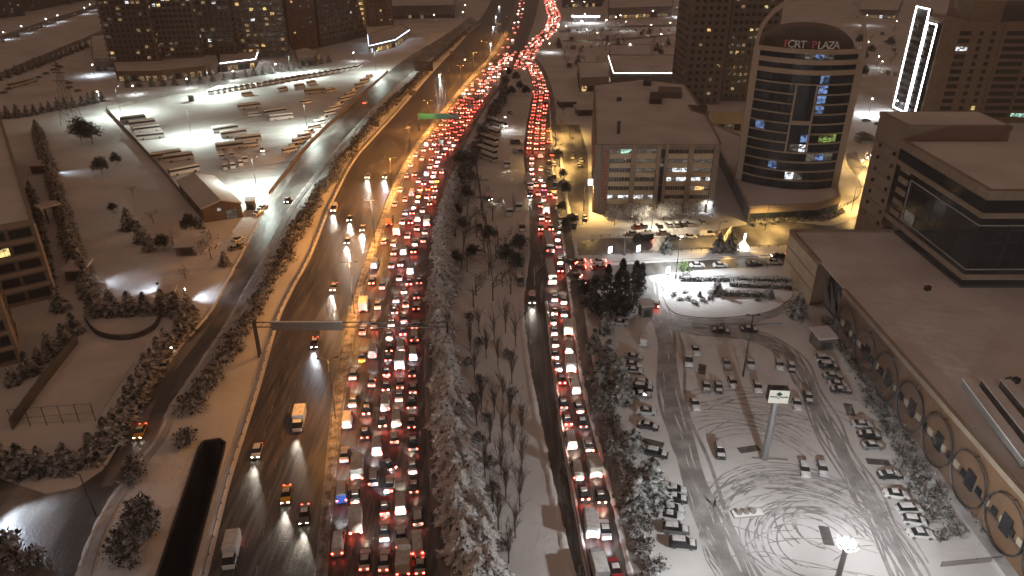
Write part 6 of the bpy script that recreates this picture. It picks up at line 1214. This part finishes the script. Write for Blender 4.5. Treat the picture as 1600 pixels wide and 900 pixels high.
# fences
def fence(label, pts, h, step, m='dark_steel', panel=None, group=None, bars=3):
    ln = gline(pts, k=3); r = empty('fence', ln[0]); tag(r, label, 'fence', group); b = MB(); o = ln[0]
    for i in range(len(ln) - 1):
        for q in range(bars): z = h * (q + 1) / bars; b.bar(ln[i] - o + Vector((0, 0, z)), ln[i + 1] - o + Vector((0, 0, z)), .05, .06)
    b.build('rails', M[m], r)
    if panel:
        b = MB()
        for i in range(len(ln) - 1): b.bar(ln[i] - o + Vector((0, 0, h * .45)), ln[i + 1] - o + Vector((0, 0, h * .45)), .2, h * .9)
        b.build('wall_panel', M[panel], r)
    pm = MB().box(-.06, .06, -.06, .06, 0, h + .1).mesh('fence_post', [M[m]]); L = at_len(ln); s = 0
    while s < L[-1]: p, a = walk(ln, s, L); link('fence_post', pm, r, p - o, a); s += step
fence('dark boundary wall on the left side of the bus park', [(167, 173), (210, 220), (250, 264), (284, 305)], 2.2, 5, panel='grey_brown_wall'); fence('boundary wall between the bus park and service road', [(606, 113), (545, 168), (487, 222), (440, 280), (420, 305)], 1.6, 6, panel='grey_brown_wall'); fence('pale wall along the back of the bus park', [(168, 172), (220, 160), (260, 150), (320, 143)], 2, 6, panel='concrete')
fence('wire fence at the lower end of the sports pitch', [(22, 668), (150, 658)], 4.5, 3.2, bars=2); fence('dark fence wall on the left side of the sports pitch', [(122, 536), (72, 600), (20, 672)], 3, 4, panel='dark_wall'); fence('dark curved wall around the basin above the pitch', [(133, 500), (150, 522), (180, 531), (215, 528), (242, 514), (252, 494)], 1.6, 5, panel='dark_wall')
fence('railing along the upper edge of the cross road', [(925, 372), (985, 369), (1060, 364)], 1.1, 3.); fence('railing on the road island beside the poster cases', [(925, 402), (1000, 397), (1110, 392), (1225, 386)], 1.1, 3.2); fence('railing along the outside of the curved ramp', [(1300, 330), (1335, 315), (1345, 295), (1330, 270), (1318, 255)], 1.1, 2.5)
fence('low wall at the upper edge of the car park', [(1083, 510), (1150, 511), (1222, 508)], .7, 6, panel='concrete'); fence('snow topped parapet wall along the mall plant bed', [(1470, 885), (1565, 876)], 1., 6, panel='concrete')
g = G(150, 806); r = empty('barrier_pole', g); tag(r, 'thin lamp pole without light leaning at the service road corner', 'pole'); MB().tube((0, 0, 0), (-.4, 0, 9.5), .14, .08, 8).build('pole', M['dark_steel'], r); MB().bar((-.4, 0, 9.4), (-2., .3, 9.7), .1, .1).build('arm', M['dark_steel'], r)
# playground climbing frame by the rounded tower
g = G(1350, 222); r = empty('climbing_frame', g); tag(r, 'dark climbing frame on the lit snow right of the rounded tower', 'playground')
for i in range(6): b = MB(); n = 10; [b.tube((math.cos(math.pi * k / n) * 3.4, i * 1.4 - 3.5, math.sin(math.pi * k / n) * 4), (math.cos(math.pi * (k + 1) / n) * 3.4, i * 1.4 - 3.5, math.sin(math.pi * (k + 1) / n) * 4), .16, .16, 5) for k in range(n)]; b.build('hoop', M['dark_steel'], r)
for z in (1.5, 3.2): MB().box(-3.2, 3.2, -3.5, 3.5, z, z + .15).build('deck', M['brown_wall'], r)
for i, (x, y) in enumerate([(1353, 190), (1372, 195), (1382, 202), (1392, 210)]): p = G(x, y); vehicle('sedan', (p.x, p.y, .02), .1, ('black', 'grey', 'black', 'grey')[i], None, True, False, None, 'dark parked car, %s from the left above the climbing frame' % ordinal(i + 1), 'cars above the climbing frame')
# one walker on the car park lane
def person(label, loc, rz, coat='coat'):
    r = empty('person', loc, rz); tag(r, label, 'person')
    J_ = [(0, 0, .95), (0, 0, 1.2), (0, 0, 1.42), (0, 0, 1.55), (.02, 0, 1.68), (0, .1, .92), (.16, .11, .5), (.1, .11, .08), (.22, .11, .04), (0, -.1, .92), (-.06, -.11, .5), (-.28, -.11, .1), (-.16, -.11, .04), (0, .2, 1.4), (-.08, .26, 1.12), (.02, .27, .88), (0, -.2, 1.4), (.1, -.26, 1.12), (.22, -.25, .92)]
    E_ = [(0, 1), (1, 2), (2, 3), (3, 4), (0, 5), (5, 6), (6, 7), (7, 8), (0, 9), (9, 10), (10, 11), (11, 12), (2, 13), (13, 14), (14, 15), (2, 16), (16, 17), (17, 18)]
    R_ = [.17, .18, .17, .07, .115, .12, .085, .06, .05, .12, .085, .06, .05, .085, .065, .05, .085, .065, .05]
    me = bpy.data.meshes.new('body'); me.from_pydata(J_, E_, []); me.materials.append(M[coat]); o = link('body', me, r)
    sk = o.modifiers.new('skin', 'SKIN'); 
    for i, v in enumerate(me.skin_vertices[0].data): v.radius = (R_[i], R_[i]); v.use_root = i == 0
    o.modifiers.new('sub', 'SUBSURF').render_levels = 1
    b = MB(); b.tube((.03, 0, 1.62), (.03, 0, 1.8), .125, .09, 8); b.build('hood', M['coat'], r); return r
g = G(1116, 792); person('person in dark clothes walking along the lower car park lane', g, 2.2)
g = G(1253, 507); person('person in dark clothes standing near the kiosk at the mall corner', g, .4)
g = G(846, 376); person('person walking on the snowy edge of the side road', g, 1.5)

# lamps and cars on the far upper left road
for i, (x, y) in enumerate([(8, 62), (36, 52), (74, 40), (92, 34), (134, 22), (142, 16)]):
    g = G(x, y); lamp_post('far_road_lamp', 'small bluish lamp, %s from the left on the far upper left road' % ordinal(i + 1), (g.x, g.y, 0), 6, (.2,), (.75, .87, 1), 2600, 'lamp_white', 'lamps on the far upper left road', 165, arm=.6)
for i, (x, y) in enumerate([(4, 66), (18, 60), (28, 57), (48, 48), (58, 45), (66, 43), (84, 36), (98, 31), (108, 27), (118, 24)]):
    p = G(x, y); vehicle('sedan' if i % 3 else 'van', (p.x, p.y, .05), heading(x, y, 1, -.3), ('white', 'silver', 'grey')[i % 3], None, True, False, None, '%s vehicle, %s from the left parked on the far upper left road' % (('white', 'silver', 'grey')[i % 3], ordinal(i + 1)), 'vehicles on the far upper left road')
for i, (x, y) in enumerate([(6, 146), (14, 140), (28, 135), (46, 130), (60, 122), (72, 116), (84, 110), (94, 106), (108, 131), (108, 138), (122, 143)]):
    p = G(x, y); vehicle('coach' if i in (2, 3) else 'sedan', (p.x, p.y, .02), heading(x, y, 1, -.25), 'cream' if i in (2, 3) else 'grey', None, True, False, None, 'snowed in %s, %s from the left in the upper left yard by the pylon' % ('coach' if i in (2, 3) else 'car', ordinal(i + 1)), 'vehicles in the upper left yard')
g = G(148, 118); lamp_post('yard_lamp', 'bluish lamp lighting the yard at the low brown block', (g.x, g.y, 0), 7, (.2,), (.75, .87, 1), 9000, 'lamp_white', None, 165, arm=.6)
for i in range(26):
    x, y = 885 + (i % 13) * 13 + (i // 13) * 4, 74 - (i // 13) * 26
    if 945 < x < 1025 and y > 70: continue
    p = G(x, y); vehicle('sedan' if i % 4 else 'van', (p.x, p.y, .03), 1.4, ('white', 'grey', 'black', 'silver')[i % 4], None, True, False, None, '%s vehicle, %s from the left in the %s far yard row right of the jam' % (('white', 'grey', 'black', 'silver')[i % 4], ordinal(i % 13 + 1), 'lower' if i < 13 else 'upper'), 'vehicles in the far yard')
rf = random.Random(21)
for i in range(34):
    x, y = (rf.uniform(880, 1060), rf.uniform(2, 70)) if i < 20 else (rf.uniform(1325, 1400), rf.uniform(5, 120)) if i < 27 else (rf.uniform(610, 740), rf.uniform(2, 45))
    g = G(x, y); lamp_post('distant_lamp', 'tiny distant street lamp in the snowy yards at the top of the view', (g.x, g.y, 0), rf.uniform(6, 10), (.2,), WHT, 1800 if i % 3 == 0 else 0, rf.choice(['lamp_white', 'lamp_warm', 'lamp_warm']), 'distant street lamps', 165, arm=.6)
for i, o in enumerate(sorted((q for q in COL.objects if q.get('group') == 'distant street lamps'), key=lambda q: q.location.x / q.location.y)): o['label'] = 'tiny distant street lamp at the top of the view, %s from the left' % ordinal(i + 1)
# ================================================================== air full of falling snow
hz = MB().box(-1500, 1500, -60, 1500, -12, 128).build('haze', []); hz['kind'] = 'stuff'
hm = bpy.data.materials.new('haze'); hm.use_nodes = True; hm.cycles.volume_sampling = 'DISTANCE'; hm.cycles.homogeneous_volume = True; nt = hm.node_tree; nt.nodes.clear(); out = nt.nodes.new('ShaderNodeOutputMaterial'); pv = nt.nodes.new('ShaderNodeVolumePrincipled')
pv.inputs['Color'].default_value = (.9, .88, .86, 1); pv.inputs['Density'].default_value = .00042; pv.inputs['Anisotropy'].default_value = .3
nt.links.new(pv.outputs[0], out.inputs['Volume']); hz.data.materials.append(hm)
